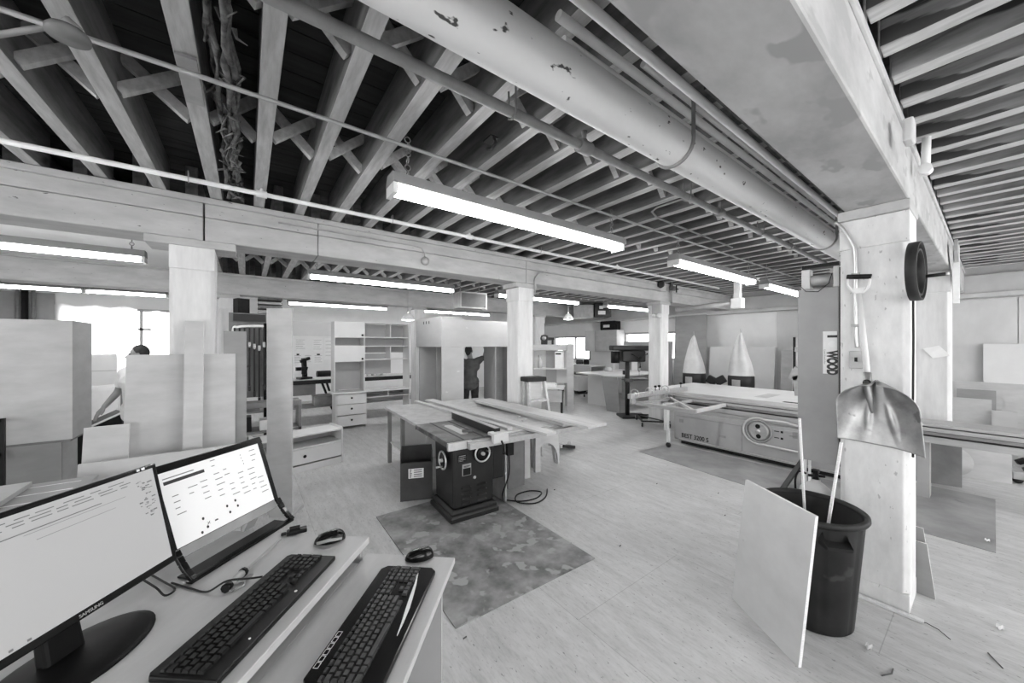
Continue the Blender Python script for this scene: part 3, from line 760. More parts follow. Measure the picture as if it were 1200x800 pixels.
def mouse(name, label, loc, rz, ridge):
    t = thing(name, label, 'mouse', loc, rz)
    def fn(u, v):
        th = 2 * PI * u; ph = v * PI / 2
        r = math.cos(ph)
        x = 0.058 * math.cos(th) * (r ** 0.6 if r > 0 else 0); y = 0.034 * math.sin(th) * (r ** 0.6 if r > 0 else 0)
        y *= 1 + 0.10 * math.cos(2 * th)
        return (x, y, 0.003 + 0.036 * math.sin(ph) * (1 - 0.25 * (x / 0.058)))
    obj('shell', MB().grid(fn, 28, 8).lathe([(0.001, 0.0), (0.05, 0.0), (0.056, 0.003), (0.058, 0.004)], 28, ay=0.6), M['black_gloss'], t)
    obj('wheel', MB().lathe([(0.006, -0.003), (0.008, 0.0), (0.006, 0.003)], 12, c=(0.03, 0, 0.026), axis='y'), M['key_grey'], t)
    if ridge: obj('side_grip', MB().tube([(-0.045, -0.031, 0.016), (0, -0.039, 0.022), (0.045, -0.03, 0.014)], 0.006, 8).tube([(-0.045, 0.031, 0.016), (0, 0.039, 0.022), (0.045, 0.03, 0.014)], 0.006, 8), M['pipe_g'], t)
    return t
mouse('computer_mouse', 'black contoured mouse near the far right corner of the desk', dsk(-0.045, 0.145, 0.9985), DR + PI / 2 + 0.5, True)
mouse('computer_mouse', 'black mouse with a white glint on the low table beside the glossy keyboard', dsk(0.0, -0.215, 0.9195), DR + PI / 2 + 0.35, False)

# chisel-like tool, its stand, small hub, cables
sd = thing('screwdriver', 'long screwdriver with a clear handle lying on the desk between display and keyboard', 'screwdriver', dsk(-0.25, 0.318, 1.006), DR + math.radians(8))
obj('shaft', MB().bar((-0.02, 0, 0.004), (0.185, 0, 0.002), 0.009, 0.006), M['galv'], sd)
obj('handle', MB().tube([(-0.115, 0, 0.006), (-0.105, 0, 0.006), (-0.07, 0, 0.007), (-0.03, 0, 0.006), (-0.015, 0, 0.005)], [0.011, 0.0125, 0.011, 0.0135, 0.008], 8), M['galv'], sd)
obj('handle_band', MB().tube([(-0.118, 0, 0.006), (-0.098, 0, 0.006)], 0.0142, 8).tube([(-0.04, 0, 0.006), (-0.026, 0, 0.006)], 0.0145, 8), M['black'], sd)
ca = thing('key_ring', 'small metal ring of tags lying by the screwdriver handle', 'ring', dsk(-0.335, 0.285, 1.0), DR)
obj('ring', MB().tube(arc((0, 0, 0.004), 0.018, 0, 2 * PI, 16, 'xy')[:-1], 0.003, 6, closed=True), M['galv'], ca)
obj('tag', MB().box(0.018, 0.058, -0.008, 0.008, 0.001, 0.006), M['pipe_g'], ca, bevel=0.002)
obj('tag', MB().box(-0.03, -0.016, -0.006, 0.006, 0.001, 0.007), M['pipe_g'], ca, bevel=0.002)
hb = thing('adapter', 'small black adapter lying between the display foot and the mouse', 'adapter', dsk(0.0, 0.33, 0.9985), DR + 2.2)
obj('plug_body', MB().box(-0.045, 0.03, -0.018, 0.018, 0, 0.016).box(0.03, 0.05, -0.01, 0.01, 0.003, 0.012), M['black'], hb, bevel=0.004)
obj('plug_lid', MB().box(-0.02, 0.02, -0.016, 0.02, 0.016, 0.026), M['black_gloss'], hb, bevel=0.003)
def dpath(pts): return [dsk(*p) for p in pts]
def cable(label, pts, r=0.0032):
    o = MB()
    P = [Vector(p) for p in pts]; Q = []
    for i in range(len(P) - 1):
        p0, p1, p2, p3 = P[max(i - 1, 0)], P[i], P[i + 1], P[min(i + 2, len(P) - 1)]
        for k in range(6):
            t = k / 6; Q.append(0.5 * ((2 * p1) + (p2 - p0) * t + (2 * p0 - 5 * p1 + 4 * p2 - p3) * t * t + (3 * p1 - p0 - 3 * p2 + p3) * t ** 3))
    Q.append(P[-1])
    return tag(obj('cable', o.tube([q - P[0] for q in Q], r, 8), M['black'], None, P[0]), label, 'cable')
cable('black cable looping from the keyboard back past the display foot', dpath([(-0.29, 0.236, 1.006), (-0.31, 0.26, 1.012), (-0.36, 0.30, 1.034), (-0.37, 0.36, 1.002), (-0.36, 0.43, 1.002), (-0.34, 0.52, 1.002)]))
cable('black cable hanging below the right end of the oval-foot monitor', dpath([(-0.42, 0.56, 1.08), (-0.39, 0.52, 1.02), (-0.40, 0.475, 1.004), (-0.37, 0.475, 1.004), (-0.34, 0.55, 1.004), (-0.30, 0.66, 1.004)]))

# =====================================================================
# TABLE SAW
# =====================================================================
SR = math.radians(-2.8)
ts = thing('table_saw', 'dark cabinet table saw with a long side table, standing on worn floor sheet', 'table saw', (1.56, 3.12, 0), SR)
cb = MB().taper((0.06, 0.62, 0.09, 0.66), (0.06, 0.62, 0.09, 0.66), 0.012, 0.055).taper((0.06, 0.62, 0.09, 0.66), (0.085, 0.595, 0.115, 0.635), 0.055, 0.075)
cb.taper((0.075, 0.605, 0.105, 0.645), (0.075, 0.605, 0.105, 0.645), 0.075, 0.10).taper((0.075, 0.605, 0.105, 0.645), (0.10, 0.58, 0.13, 0.62), 0.10, 0.125)
obj('plinth', cb, M['dark_metal'], ts, bevel=0.008)
obj('cabinet_body', MB().taper((0.105, 0.575, 0.135, 0.615), (0.095, 0.585, 0.13, 0.62), 0.126, 0.795), M['dark_metal'], ts, bevel=0.025)
obj('saw_table', MB().box(0.0, 0.52, 0.06, 0.98, 0.797, 0.85).box(0.535, 0.72, 0.06, 0.98, 0.797, 0.85).box(0.0, 0.72, 0.06, 0.98, 0.797, 0.842), M['iron'], ts, bevel=0.003)
obj('throat_plate', MB().prism([(0.30 + 0.05 * math.cos(t * PI / 8), 0.5 + (0.2 if math.sin(t * PI / 8) >= 0 else -0.2) + 0.05 * math.sin(t * PI / 8)) for t in range(16)], 0.85, 0.852), M['steel'], ts)
obj('miter_slot', MB().box(0.17, 0.19, 0.06, 0.98, 0.8495, 0.8508).box(0.40, 0.42, 0.06, 0.98, 0.8495, 0.8508), M['black_matte'], ts)
obj('side_table', MB().box(0.722, 1.78, 0.06, 0.98, 0.81, 0.85), M['lam_grey'], ts, bevel=0.003)
obj('front_plate', MB().box(0.0, 0.26, 0.02, 0.058, 0.765, 0.842), M['steel'], ts, bevel=0.003)
obj('fence_rail', MB().box(0.2, 1.78, -0.045, 0.018, 0.765, 0.825).box(0.2, 1.78, -0.01, 0.058, 0.825, 0.836), M['alu'], ts, bevel=0.004)
fc = obj('rip_fence', MB().box(0.50, 0.565, -0.02, 1.06, 0.853, 0.925).box(0.495, 0.57, -0.02, 1.06, 0.925, 0.932), M['dark_metal'], ts, bevel=0.003)
obj('fence_top', MB().box(0.505, 0.56, -0.01, 1.05, 0.9322, 0.935), M['steel'], fc)
obj('fence_head', MB().box(0.44, 0.62, -0.10, -0.048, 0.80, 0.90).box(0.44, 0.62, -0.05, 0.03, 0.865, 0.90), M['grey_mach_l'], fc, bevel=0.008)
obj('fence_lever', MB().tube([(0.53, -0.10, 0.82), (0.53, -0.14, 0.78), (0.53, -0.15, 0.72)], 0.01, 8).ball((0.53, -0.15, 0.71), 0.018), M['black'], fc)
def handwheel(name, parent, c, r, axis, m_rim, m_hub):
    w = MB()
    pl = {'y': 'xz', 'x': 'yz'}[axis]
    w.tube(arc(c, r, 0, 2 * PI, 28, pl)[:-1], r * 0.11, 8, closed=True)
    o = obj(name, w, m_rim, parent)
    d = MB()
    if axis == 'y': d.lathe([(0.001, 0.02), (r * 0.9, 0.012), (r * 0.92, 0.004), (0.001, 0.004)], 24, c=(c[0], c[1], c[2]), axis='y')
    else: d.lathe([(0.001, 0.02), (r * 0.9, 0.012), (r * 0.92, 0.004), (0.001, 0.004)], 24, c=(c[0], c[1], c[2]), axis='x')
    obj('wheel_disc', d, M['black'], o)
    h = MB()
    off = -0.02
    if axis == 'y': h.lathe([(0.001, -0.03), (0.018, -0.028), (0.02, 0.0)], 14, c=c, axis='y').cyl((c[0] + r * 0.55, c[1], c[2] + r * 0.3), (c[0] + r * 0.55, c[1] - 0.05, c[2] + r * 0.3), 0.008, 0.011, 8)
    else: h.lathe([(0.001, -0.03), (0.018, -0.028), (0.02, 0.0)], 14, c=c, axis='x').cyl((c[0], c[1], c[2] - r * 0.7), (c[0] - 0.07, c[1], c[2] - r * 0.7), 0.008, 0.011, 8)
    obj('hub', h, m_hub, o)
    return o
handwheel('handwheel', ts, (0.415, 0.088, 0.665), 0.085, 'y', M['steel'], M['galv'])
handwheel('handwheel', ts, (0.055, 0.30, 0.60), 0.09, 'x', M['steel'], M['galv'])
obj('maker_plate', MB().box(0.145, 0.25, 0.125, 0.13, 0.60, 0.68), M['black'], ts, bevel=0.002)
t_ = MB()
for z, a, b in ((0.662, 0.16, 0.235), (0.648, 0.155, 0.24), (0.636, 0.155, 0.22), (0.624, 0.155, 0.235), (0.612, 0.155, 0.21)): t_.box(a, b, 0.1235, 0.1248, z, z + (0.006 if z > 0.65 else 0.003))
obj('plate_print', t_, M['galv'], ts)
obj('warning_label', MB().box(0.20, 0.30, 0.125, 0.13, 0.455, 0.575), M['galv'], ts)
obj('label_print', MB().box(0.206, 0.294, 0.1235, 0.1248, 0.46, 0.532, 0).box(0.215, 0.285, 0.1235, 0.1248, 0.55, 0.556).box(0.215, 0.27, 0.1235, 0.1248, 0.541, 0.545), M['black'], ts)
obj('oval_badge', MB().lathe([(0.001, -0.004), (0.015, -0.003), (0.018, 0.0)], 16, c=(0.345, 0.132, 0.415), axis='y'), M['galv'], ts)
lv = MB()
for cx in (0.245, 0.43):
    for k in range(4):
        z = 0.175 + k * 0.055
        lv.lathe([(0.062, 0.0), (0.05, 0.018), (0.02, 0.026), (0.001, 0.028)], 14, c=(cx, 0.134, z), axis='y', ay=0.34, ax=1.0, a0=0, a1=PI)
lv2 = MB()
for cx in (0.245, 0.43):
    for k in range(4):
        z = 0.16 + k * 0.055
        lv2.add([(cx - 0.06, 0.131, z), (cx + 0.06, 0.131, z), (cx + 0.045, 0.131, z + 0.022), (cx - 0.045, 0.131, z + 0.022), (cx - 0.045, 0.112, z + 0.004), (cx + 0.045, 0.112, z + 0.004)],
                [(0, 1, 5, 4), (4, 5, 2, 3), (0, 4, 3), (1, 2, 5)])
obj('louvres', lv2, M['dark_metal'], ts)
obj('motor_cover', MB().box(0.60, 0.78, 0.22, 0.56, 0.30, 0.70), M['dark_metal'], ts, bevel=0.03)
obj('support_panel', MB().box(0.80, 0.82, 0.25, 0.85, 0, 0.809), M['lam_grey'], ts)
obj('support_panel', MB().box(1.00, 1.25, 0.50, 0.52, 0.02, 0.7), M['dark_panel'], ts)
for x, y in ((1.40, 0.70), (1.66, 0.80)): obj('leg', MB().box(x, x + 0.09, y, y + 0.045, 0, 0.809), M['ply'], ts, bevel=0.003)
obj('switch_box', MB().box(0.66, 0.74, -0.02, 0.03, 0.62, 0.75), M['black'], ts, bevel=0.006)
cord_ = [(0.8, 0.3, 0.012), (0.95, 0.15, 0.012), (1.15, 0.12, 0.012), (1.3, 0.22, 0.012), (1.2, 0.33, 0.012), (0.98, 0.28, 0.03), (0.88, 0.12, 0.03), (1.05, 0.02, 0.012), (1.25, 0.08, 0.012), (1.42, 0.25, 0.012)]
def smooth_path(pts, n=6):
    P = [Vector(p) for p in pts]; Q = []
    for i in range(len(P) - 1):
        p0, p1, p2, p3 = P[max(i - 1, 0)], P[i], P[i + 1], P[min(i + 2, len(P) - 1)]
        for k in range(n):
            t = k / n; Q.append(0.5 * ((2 * p1) + (p2 - p0) * t + (2 * p0 - 5 * p1 + 4 * p2 - p3) * t * t + (3 * p1 - p0 - 3 * p2 + p3) * t ** 3))
    return Q + [P[-1]]
obj('power_cord', MB().tube(smooth_path(cord_), 0.008, 8).tube(smooth_path([(0.70, 0.02, 0.63), (0.72, 0.05, 0.4), (0.66, 0.08, 0.2), (0.8, 0.3, 0.012)]), 0.008, 8), M['black'], ts)
# outfeed table behind
ot = thing('outfeed_table', 'pale laminate table joined behind the table saw', 'table', (1.56, 3.12, 0), SR)
obj('table_top', MB().box(0.02, 1.72, 0.985, 2.5, 0.812, 0.848), M['lam_grey'], ot, bevel=0.003)
obj('lower_shelf', MB().box(0.08, 1.66, 1.3, 2.4, 0.30, 0.32), M['lam'], ot)
for x, y in ((0.05, 1.72), (1.62, 1.72), (0.05, 2.38), (1.62, 2.38), (1.62, 1.02)): obj('leg', MB().box(x, x + 0.05, y, y + 0.05, 0, 0.811), M['ply_grey'], ot)
obj('end_panel', MB().box(0.16, 0.5, 2.0, 2.02, 0.322, 0.8), M['lam'], ot)
# boards on the tables
def board(label, x0, x1, y0, y1, z, th, rz=0.0, m='pine', group=None):
    cx, cy = (x0 + x1) / 2, (y0 + y1) / 2
    return tag(obj('board', MB().box(x0 - cx, x1 - cx, y0 - cy, y1 - cy, 0, th), M[m], None, (cx, cy, z), rz, bevel=0.003), label, 'board')
board('wide planed board laid lengthwise, overhanging the front of the saw side table', 2.92, 3.24, 2.60, 4.95, 0.892, 0.03, 0.02)
board('second board lying beneath the wide planed board on the saw side table', 2.98, 3.27, 2.98, 5.1, 0.8515, 0.03, -0.03)
board('narrow long strip beside the saw fence, overhanging the front rail', 2.455, 2.60, 2.77, 5.72, 0.8515, 0.028, 0.03)
board('thin second strip lying right next to the saw fence', 2.26, 2.33, 3.2, 5.68, 0.8515, 0.03, 0.04)
for i, (x, y, a, lab) in enumerate(((2.78, 3.5, 0.5, 'small wood offcut on the saw side table, nearer one'), (2.86, 3.7, 1.1, 'small wood offcut lying by the wide planed board'), (1.93, 3.42, -0.4, 'short dark offcut lying on the saw table before the fence'))):
    tag(obj('offcut', MB().box(-0.06, 0.06, -0.015, 0.015, 0, 0.02), M['ply' if i < 2 else 'rust'], None, (x, y, 0.8525), a, bevel=0.002), lab, 'offcut')
# open dark carton beside the saw
bx = thing('carton', 'dark open cardboard carton with a white label beside the table saw', 'box', (1.63, 4.12, 0), math.radians(-22))
w_, d_, h_ = 0.36, 0.3, 0.56
obj('carton_body', MB().box(-w_ / 2, w_ / 2, -d_ / 2, -d_ / 2 + 0.006, 0.002, h_ - 0.12).box(-w_ / 2, w_ / 2, d_ / 2 - 0.006, d_ / 2, 0.002, h_).box(-w_ / 2, -w_ / 2 + 0.006, -d_ / 2 + 0.006, d_ / 2 - 0.006, 0.002, h_).box(w_ / 2 - 0.006, w_ / 2, -d_ / 2 + 0.006, d_ / 2 - 0.006, 0.002, h_).box(-w_ / 2 + 0.006, w_ / 2 - 0.006, -d_ / 2 + 0.006, d_ / 2 - 0.006, 0.002, 0.01), M['card'], bx)
lb = MB().box(-0.09, 0.08, -d_ / 2 - 0.002, -d_ / 2 - 0.0005, 0.26, 0.37)
obj('carton_label', lb, M['paper'], bx)
lp = MB()
for k in range(5): lp.box(-0.08, -0.06 + 0.004 * (k % 3), -d_ / 2 - 0.003, -d_ / 2 - 0.0021, 0.27 + 0.02 * k, 0.282 + 0.02 * k)
for k in range(4): lp.box(-0.03, 0.06, -d_ / 2 - 0.003, -d_ / 2 - 0.0021, 0.275 + 0.024 * k, 0.285 + 0.024 * k)
obj('label_print', lp, M['ink_g'], bx)
# small arched trestle and tilted stand under the boards
MXZ = Matrix(((1, 0, 0, 0), (0, 0, 1, 0), (0, 1, 0, 0), (0, 0, 0, 1)))
st = thing('roller_stand', 'dark tilted stand with a small wheel behind the step stool', 'stand', (4.45, 4.35, 0), 0.2)
obj('foot', MB().bar((-0.25, 0, 0.12), (0.1, 0, 0.03), 0.12, 0.05).bar((-0.2, 0.2, 0.12), (0.1, 0.2, 0.03), 0.1, 0.05).box(-0.02, 0.03, 0, 0.2, 0.02, 0.06), M['dark_metal'], st, bevel=0.006)
obj('post', MB().bar((-0.22, 0.1, 0.1), (-0.42, 0.1, 0.72), 0.05, 0.04).box(-0.3, -0.16, -0.03, 0.23, 0.09, 0.14), M['lam_grey'], st)
obj('wheel', MB().lathe([(0.001, -0.015), (0.045, -0.012), (0.05, 0), (0.045, 0.012), (0.001, 0.015)], 16, c=(0.15, 0.1, 0.05), axis='y'), M['galv'], st)

# floor sheets
def floor_sheet(label, pts, th, m):
    c = Vector((sum(p[0] for p in pts) / len(pts), sum(p[1] for p in pts) / len(pts), 0))
    return tag(obj('floor_sheet', MB().prism([(p[0] - c.x, p[1] - c.y) for p in pts], 0.0, th), M[m], None, (c.x, c.y, 0.001)), label, 'floor sheet')
floor_sheet('worn dark sheet on the floor under the table saw', [(1.06, 2.03), (2.35, 2.0), (2.37, 3.86), (1.08, 3.84)], 0.008, 'sheet_floor')
floor_sheet('dark sheet on the floor along the front of the panel saw', [(5.02, 0.9), (6.22, 0.9), (6.22, 3.50), (5.3, 3.56)], 0.004, 'sheet_smooth')
floor_sheet('smooth grey sheet on the floor under the saw beam, beyond the scoop column', [(5.2, -0.01), (7.0, -0.01), (7.0, 0.66), (5.2, 0.66)], 0.004, 'sheet_smooth')

# =====================================================================
# SLIDING PANEL SAW
# =====================================================================
ps = thing('panel_saw', 'large grey sliding panel saw with lettering along its base', 'panel saw', (6.3, 0, 0))
obj('plinth', MB().box(0.1, 0.9, 0.95, 3.42, 0, 0.08), M['black_matte'], ps)
obj('base_cabinet', MB().box(0, 0.95, 0.9, 3.5, 0.081, 0.60), M['grey_mach'], ps, bevel=0.02)
obj('kick_strip', MB().box(-0.03, 0.0, 1.0, 3.40, 0.085, 0.115), M['alu'], ps, bevel=0.004)
obj('upper_cabinet', MB().box(0.06, 0.9, 0.9, 3.46, 0.601, 0.66).box(-0.004, 0.012, 0.9, 3.49, 0.52, 0.56), M['grey_mach'], ps, bevel=0.006)
obj('panel_seam', MB().box(-0.004, -0.0005, 2.37, 2.385, 0.12, 0.52).box(-0.004, -0.0005, 2.38, 3.46, 0.508, 0.519), M['pipe_g'], ps)
obj('sliding_beam', MB().box(0.05, 0.40, -0.75, 3.5, 0.665, 0.74).box(0.12, 0.36, -0.75, 3.5, 0.74, 0.80).box(0.03, 0.42, -0.75, 3.5, 0.80, 0.845).box(0.06, 0.40, -0.75, 3.5, 0.845, 0.855).box(0.03, 0.42, -0.75, 3.5, 0.855, 0.895), M['alu'], ps, bevel=0.004)
for y in (-0.65, 0.45): obj('leg', MB().box(0.12, 0.3, y, y + 0.1, 0, 0.664), M['grey_mach'], ps)
obj('saw_table', MB().box(0.44, 2.3, 1.15, 4.30, 0.85, 0.895).box(0.5, 0.9, 3.5, 4.28, 0.80, 0.849), M['lam'], ps, bevel=0.004)
obj('saw_cheek', MB().box(0.46, 0.95, 0.92, 3.44, 0.661, 0.849), M['grey_mach'], ps)
for y in (1.3, 4.1): obj('leg', MB().box(2.15, 2.22, y, y + 0.07, 0, 0.849), M['grey_mach'], ps)
obj('blade_slot', MB().box(0.5, 0.62, 1.3, 2.0, 0.895, 0.8962), M['black_matte'], ps)
for z_ in (0.742, 0.795, 0.848): obj('beam_groove', MB().box(0.045, 0.118, -0.75, 3.5, z_, z_ + 0.006), M['black_matte'], ps)
obj('table_scuff', MB().box(0.8, 1.5, 2.3, 2.5, 0.8951, 0.8956), M['lam_grey'], ps)
wy, wz = 2.14, 0.40
wy, wz = at_x(889, 505, 6.29).y, at_x(889, 505, 6.29).z
wh = obj('height_wheel', MB().lathe([(0.001, -0.02), (0.11, -0.016), (0.135, -0.02), (0.14, 0.0)], 28, c=(-0.012, wy, wz), axis='x'), M['alu'], ps)
obj('wheel_ring', MB().tube(arc((-0.016, wy, wz), 0.165, 0, 2 * PI, 30, 'yz')[:-1], 0.016, 8, closed=True), M['pipe_g'], wh)
hl = MB()
for s in (1, -1): hl.lathe([(0.001, -0.023), (0.034, -0.021)], 12, c=(-0.012, wy + 0.005 * s, wz + 0.075 * s), axis='x')
obj('wheel_hole', hl, M['black'], wh)
obj('wheel_boss', MB().lathe([(0.001, -0.035), (0.025, -0.032), (0.03, -0.015)], 14, c=(-0.012, wy, wz), axis='x'), M['steel'], wh)
pr = [(-0.012, wy - 1.05, wz + 0.09), (-0.012, wy - 0.62, wz + 0.14), (-0.012, wy - 0.35, wz + 0.19)] + [(-0.012, wy + 0.21 * math.cos(t), wz + 0.20 * math.sin(t)) for t in [PI * (0.62 - 0.1 * i) for i in range(13)]] + [(-0.012, wy - 0.35, wz - 0.205), (-0.012, wy - 1.05, wz - 0.20)]
obj('raised_trim', MB().tube(pr, 0.016, 8), M['grey_mach_l'], ps)
obj('control_panel', MB().box(-0.008, 0.0, wy - 0.75, wy - 0.38, wz + 0.0, wz + 0.02).box(-0.008, 0.0, wy - 0.75, wy - 0.42, wz - 0.02, wz + 0.075), M['pipe_g'], ps, bevel=0.004)
ik = MB()
for s in (0.035, -0.06): ik.box(-0.006, -0.0005, wy - 0.26, wy - 0.20, wz + s, wz + s + 0.012).box(-0.006, -0.0005, wy - 0.31, wy - 0.28, wz + s - 0.01, wz + s + 0.02)
obj('arrow_marks', ik, M['black'], ps)
lettering('model_lettering', 'BEST 3200 S', ps, (-0.003, 3.36, 0.175), (PI / 2, 0, -PI / 2), 0.115, M['black'], (0.80, 0.9, 1), 0.001, 'LEFT', 0.002)
obj('badge', MB().box(-0.006, -0.0005, 3.33, 3.40, 0.40, 0.46), M['pipe_g'], ps)
obj('badge', MB().box(-0.006, -0.0005, 2.62, 2.72, 0.27, 0.31), M['pipe_g'], ps)
# outrigger
oz = 0.835
obj('side_bar', MB().box(0, 0.06, 0, 1.02, oz - 0.055, oz), M['alu'], ps, (-1.0, 2.62, 0), bevel=0.004)
obj('cross_bar', MB().box(0.06, 1.02, 0.0, 0.05, oz - 0.05, oz), M['grey_mach_l'], ps, (-1.0, 2.62, 0), bevel=0.004)
obj('cross_bar', MB().bar((0.06, 0.06, oz - 0.02), (1.0, 0.95, oz - 0.02), 0.035, 0.04), M['grey_mach_l'], ps, (-1.0, 2.62, 0))
obj('cross_bar', MB().box(0.06, 1.02, 0.55, 0.6, oz - 0.045, oz - 0.005), M['lam_grey'], ps, (-1.0, 2.62, 0))
obj('cross_bar', MB().box(0.06, 1.02, 0.93, 0.98, oz - 0.045, oz - 0.005), M['alu'], ps, (-1.0, 2.62, 0))
obj('stop_fence', MB().box(-0.15, 1.7, 0.99, 1.06, oz + 0.06, oz + 0.14).box(-0.1, 0.0, 1.0, 1.05, oz - 0.03, oz + 0.06).box(0.9, 1.0, 1.0, 1.05, oz - 0.04, oz + 0.06), M['alu'], ps, (-1.0, 2.62, 0), bevel=0.006)
for x in (-0.02, 0.42, 0.92):
    k = MB().tube(arc((x, 1.01, oz + 0.13), 0.08, 0, 2 * PI, 20, 'yz')[:-1], 0.008, 6, closed=True)
    k.cyl((x - 0.03, 1.01, oz + 0.13), (x + 0.03, 1.01, oz + 0.13), 0.03, None, 10)
    obj('clamp_wheel', k, M['steel'], ps, (-1.0, 2.62, 0))
for x in (0.62, 0.74, 1.5):
    obj('clamp_knob', MB().cyl((x, 1.02, oz + 0.14), (x, 1.02, oz + 0.2), 0.008, None, 6).lathe([(0.001, 0.235), (0.025, 0.23), (0.028, 0.2), (0.001, 0.198)], 10, c=(x, 1.02, oz)), M['black'], ps, (-1.0, 2.62, 0))
lg = obj('swing_leg', MB().box(0.60, 0.67, 0.78, 0.85, 0.30, oz - 0.05).box(0.62, 0.66, 0.76, 0.81, 0.09, 0.33), M['lam'], ps, (-1.0, 2.62, 0), bevel=0.006)
obj('leg_wheel', MB().lathe([(0.001, -0.02), (0.04, -0.018), (0.045, 0.0), (0.04, 0.018), (0.001, 0.02)], 14, c=(0.64, 0.785, 0.046), axis='x'), M['rubber'], lg)
# panels below and behind the saw beam, right side
sheet('hardboard_sheet', 'dark square hardboard panel standing below the saw beam, right of the scoop', 'board', (7.1, 0.72), (7.24, 0.24), 0.62, (0.02, 0.0), 0.02, [M['dark_panel'], M['dark_panel']])
sheet('plywood_board', 'pale panel with a disc before it, standing right of the dark hardboard', 'board', (7.85, 0.26), (7.95, -0.14), 0.60, (0.05, 0.0), 0.02, M['ply'])
tag(obj('sanding_disc', MB().lathe([(0.001, -0.006), (0.2, -0.006), (0.2, 0.006), (0.001, 0.006)], 36, axis='x'), M['ply'], None, (7.80, 0.36, 0.205)), 'pale round disc standing between the dark hardboard and the pale panel', 'disc')
# =====================================================================
# SCOOP COLUMN AND ITS SURROUNDINGS
# =====================================================================
pb = thing('sticker_panel', 'tall grey panel box with a sticker, mounted beside the scoop column', 'panel', (3.80, 0, 0))
ya, yb = 0.738, 1.005
obj('panel_face', MB().box(0, 0.14, ya, yb, 0.83, 2.27), M['grey_mach'], pb, bevel=0.004)
obj('edge_channel', MB().box(-0.006, 0.02, ya - 0.022, ya - 0.002, 0.83, 2.42), M['dark_metal'], pb)
for p_, q_ in ((yb - 0.08, yb - 0.02), (ya, ya + 0.04)): obj('top_bracket', MB().box(0.02, 0.10, p_, q_, 2.271, 2.44), M['lam'], pb, bevel=0.006)
obj('top_roller', MB().cyl((0.06, ya + 0.041, 2.34), (0.06, yb - 0.081, 2.34), 0.045, None, 16), M['galv'], pb)
obj('top_cover', MB().box(0.0, 0.12, ya, yb - 0.03, 2.441, 2.47), M['black'], pb)
obj('torn_edge', MB().bar((0.03, yb + 0.003, 1.78), (0.03, yb + 0.006, 1.74), 0.03, 0.04), M['lam_grey'], pb)
obj('torn_edge', MB().bar((0.04, yb, 1.60), (0.04, yb + 0.05, 1.50), 0.03, 0.06).bar((0.04, yb + 0.02, 1.53), (0.04, yb + 0.002, 1.36), 0.03, 0.05), M['lam_grey'], pb)
obj('loose_wire', MB().tube([(-0.006, yb - 0.02, 2.30), (-0.012, yb - 0.06, 2.25), (-0.012, yb - 0.14, 2.24), (-0.012, ya + 0.06, 2.30), (-0.008, ya + 0.04, 2.38)], 0.003, 6), M['black'], pb)
sk = at_x(972.5, 388, 3.79); sk2 = at_x(972.5, 438, 3.79)
sw = at_x(964, 412, 3.79).y - at_x(980.5, 412, 3.79).y
sc_ = (sk.z + sk2.z) / 2; sh = sk.z - sk2.z; sy = (at_x(964, 412, 3.79).y + at_x(980.5, 412, 3.79).y) / 2
sticker = obj('sticker', MB().box(-0.003, -0.0005, sy - sw / 2, sy + sw / 2, sc_ - sh / 2, sc_ + sh / 2), M['paper'], pb)
# lettering reads downwards: local x of the text points to -z, its up to +... the column side
RD = Matrix(((0, 0, -1), (0, -1, 0), (-1, 0, 0)))
def down_text(name, text, y, z, size, sx, sy_, par, m, x=-0.004, bold=0.0):
    o = lettering(name, text, par, (0, 0, 0), (0, 0, 0), size, m, (1, 1, 1), 0.0005, 'CENTER', bold)
    R = Matrix(((0, 0, -1, x), (0, -1, 0, y), (-1, 0, 0, z), (0, 0, 0, 1)))
    o.matrix_local = R @ Matrix.Diagonal((sx, sy_, 1, 1))
    return o
down_text('word_lettering', 'WOOD', sy - 0.012, sc_ - sh * 0.24, 0.085, 0.66, 1.0, sticker, M['print_'], bold=0.0055)
down_text('letter_mark', 'I', sy - 0.012, sc_ + sh * 0.38, 0.085, 1.6, 1.0, sticker, M['print_'], bold=0.002)
down_text('script_lettering', 'Custom Wood & More', sy + 0.032, sc_ - sh * 0.1, 0.014, 0.9, 1.0, sticker, M['ink_g'])
ht = MB(); hp = []
for i in range(20):
    t = 2 * PI * i / 20
    hp.append((16 * math.sin(t) ** 3 / 16, (13 * math.cos(t) - 5 * math.cos(2 * t) - 2 * math.cos(3 * t) - math.cos(4 * t)) / 16))
ht.add([(-0.0042, sy - 0.012 - 0.028 * q, sc_ + sh * 0.20 - 0.028 * p) for p, q in hp], [tuple(range(20))])
obj('heart_mark', ht, M['reflector'], sticker)

# conduit + switch on the column
cd = thing('hanging_conduit', 'conduit bent down the scoop column to a small switch box', 'conduit', (3.545, 0, 0))
obj('conduit_run', MB().tube(smooth_path([(0, 0.71, 2.72), (0, 0.665, 2.66), (0, 0.62, 2.56), (0, 0.60, 2.48), (0, 0.597, 2.3), (0, 0.597, 1.9), (0, 0.59, 1.78)]), 0.010, 10), M['steel'], cd)
swz = at_x(1005, 420, 3.53); 
obj('switch_box', MB().box(-0.03, 0.012, 0.553, 0.627, 1.63, 1.755), M['galv'], cd, bevel=0.004)
obj('toggle', MB().box(-0.042, -0.031, 0.583, 0.597, 1.68, 1.71), M['black'], cd)
obj('clip', MB().box(-0.014, 0.012, 0.575, 0.62, 1.93, 1.95).box(-0.014, 0.012, 0.575, 0.62, 2.3, 2.32), M['galv'], cd)

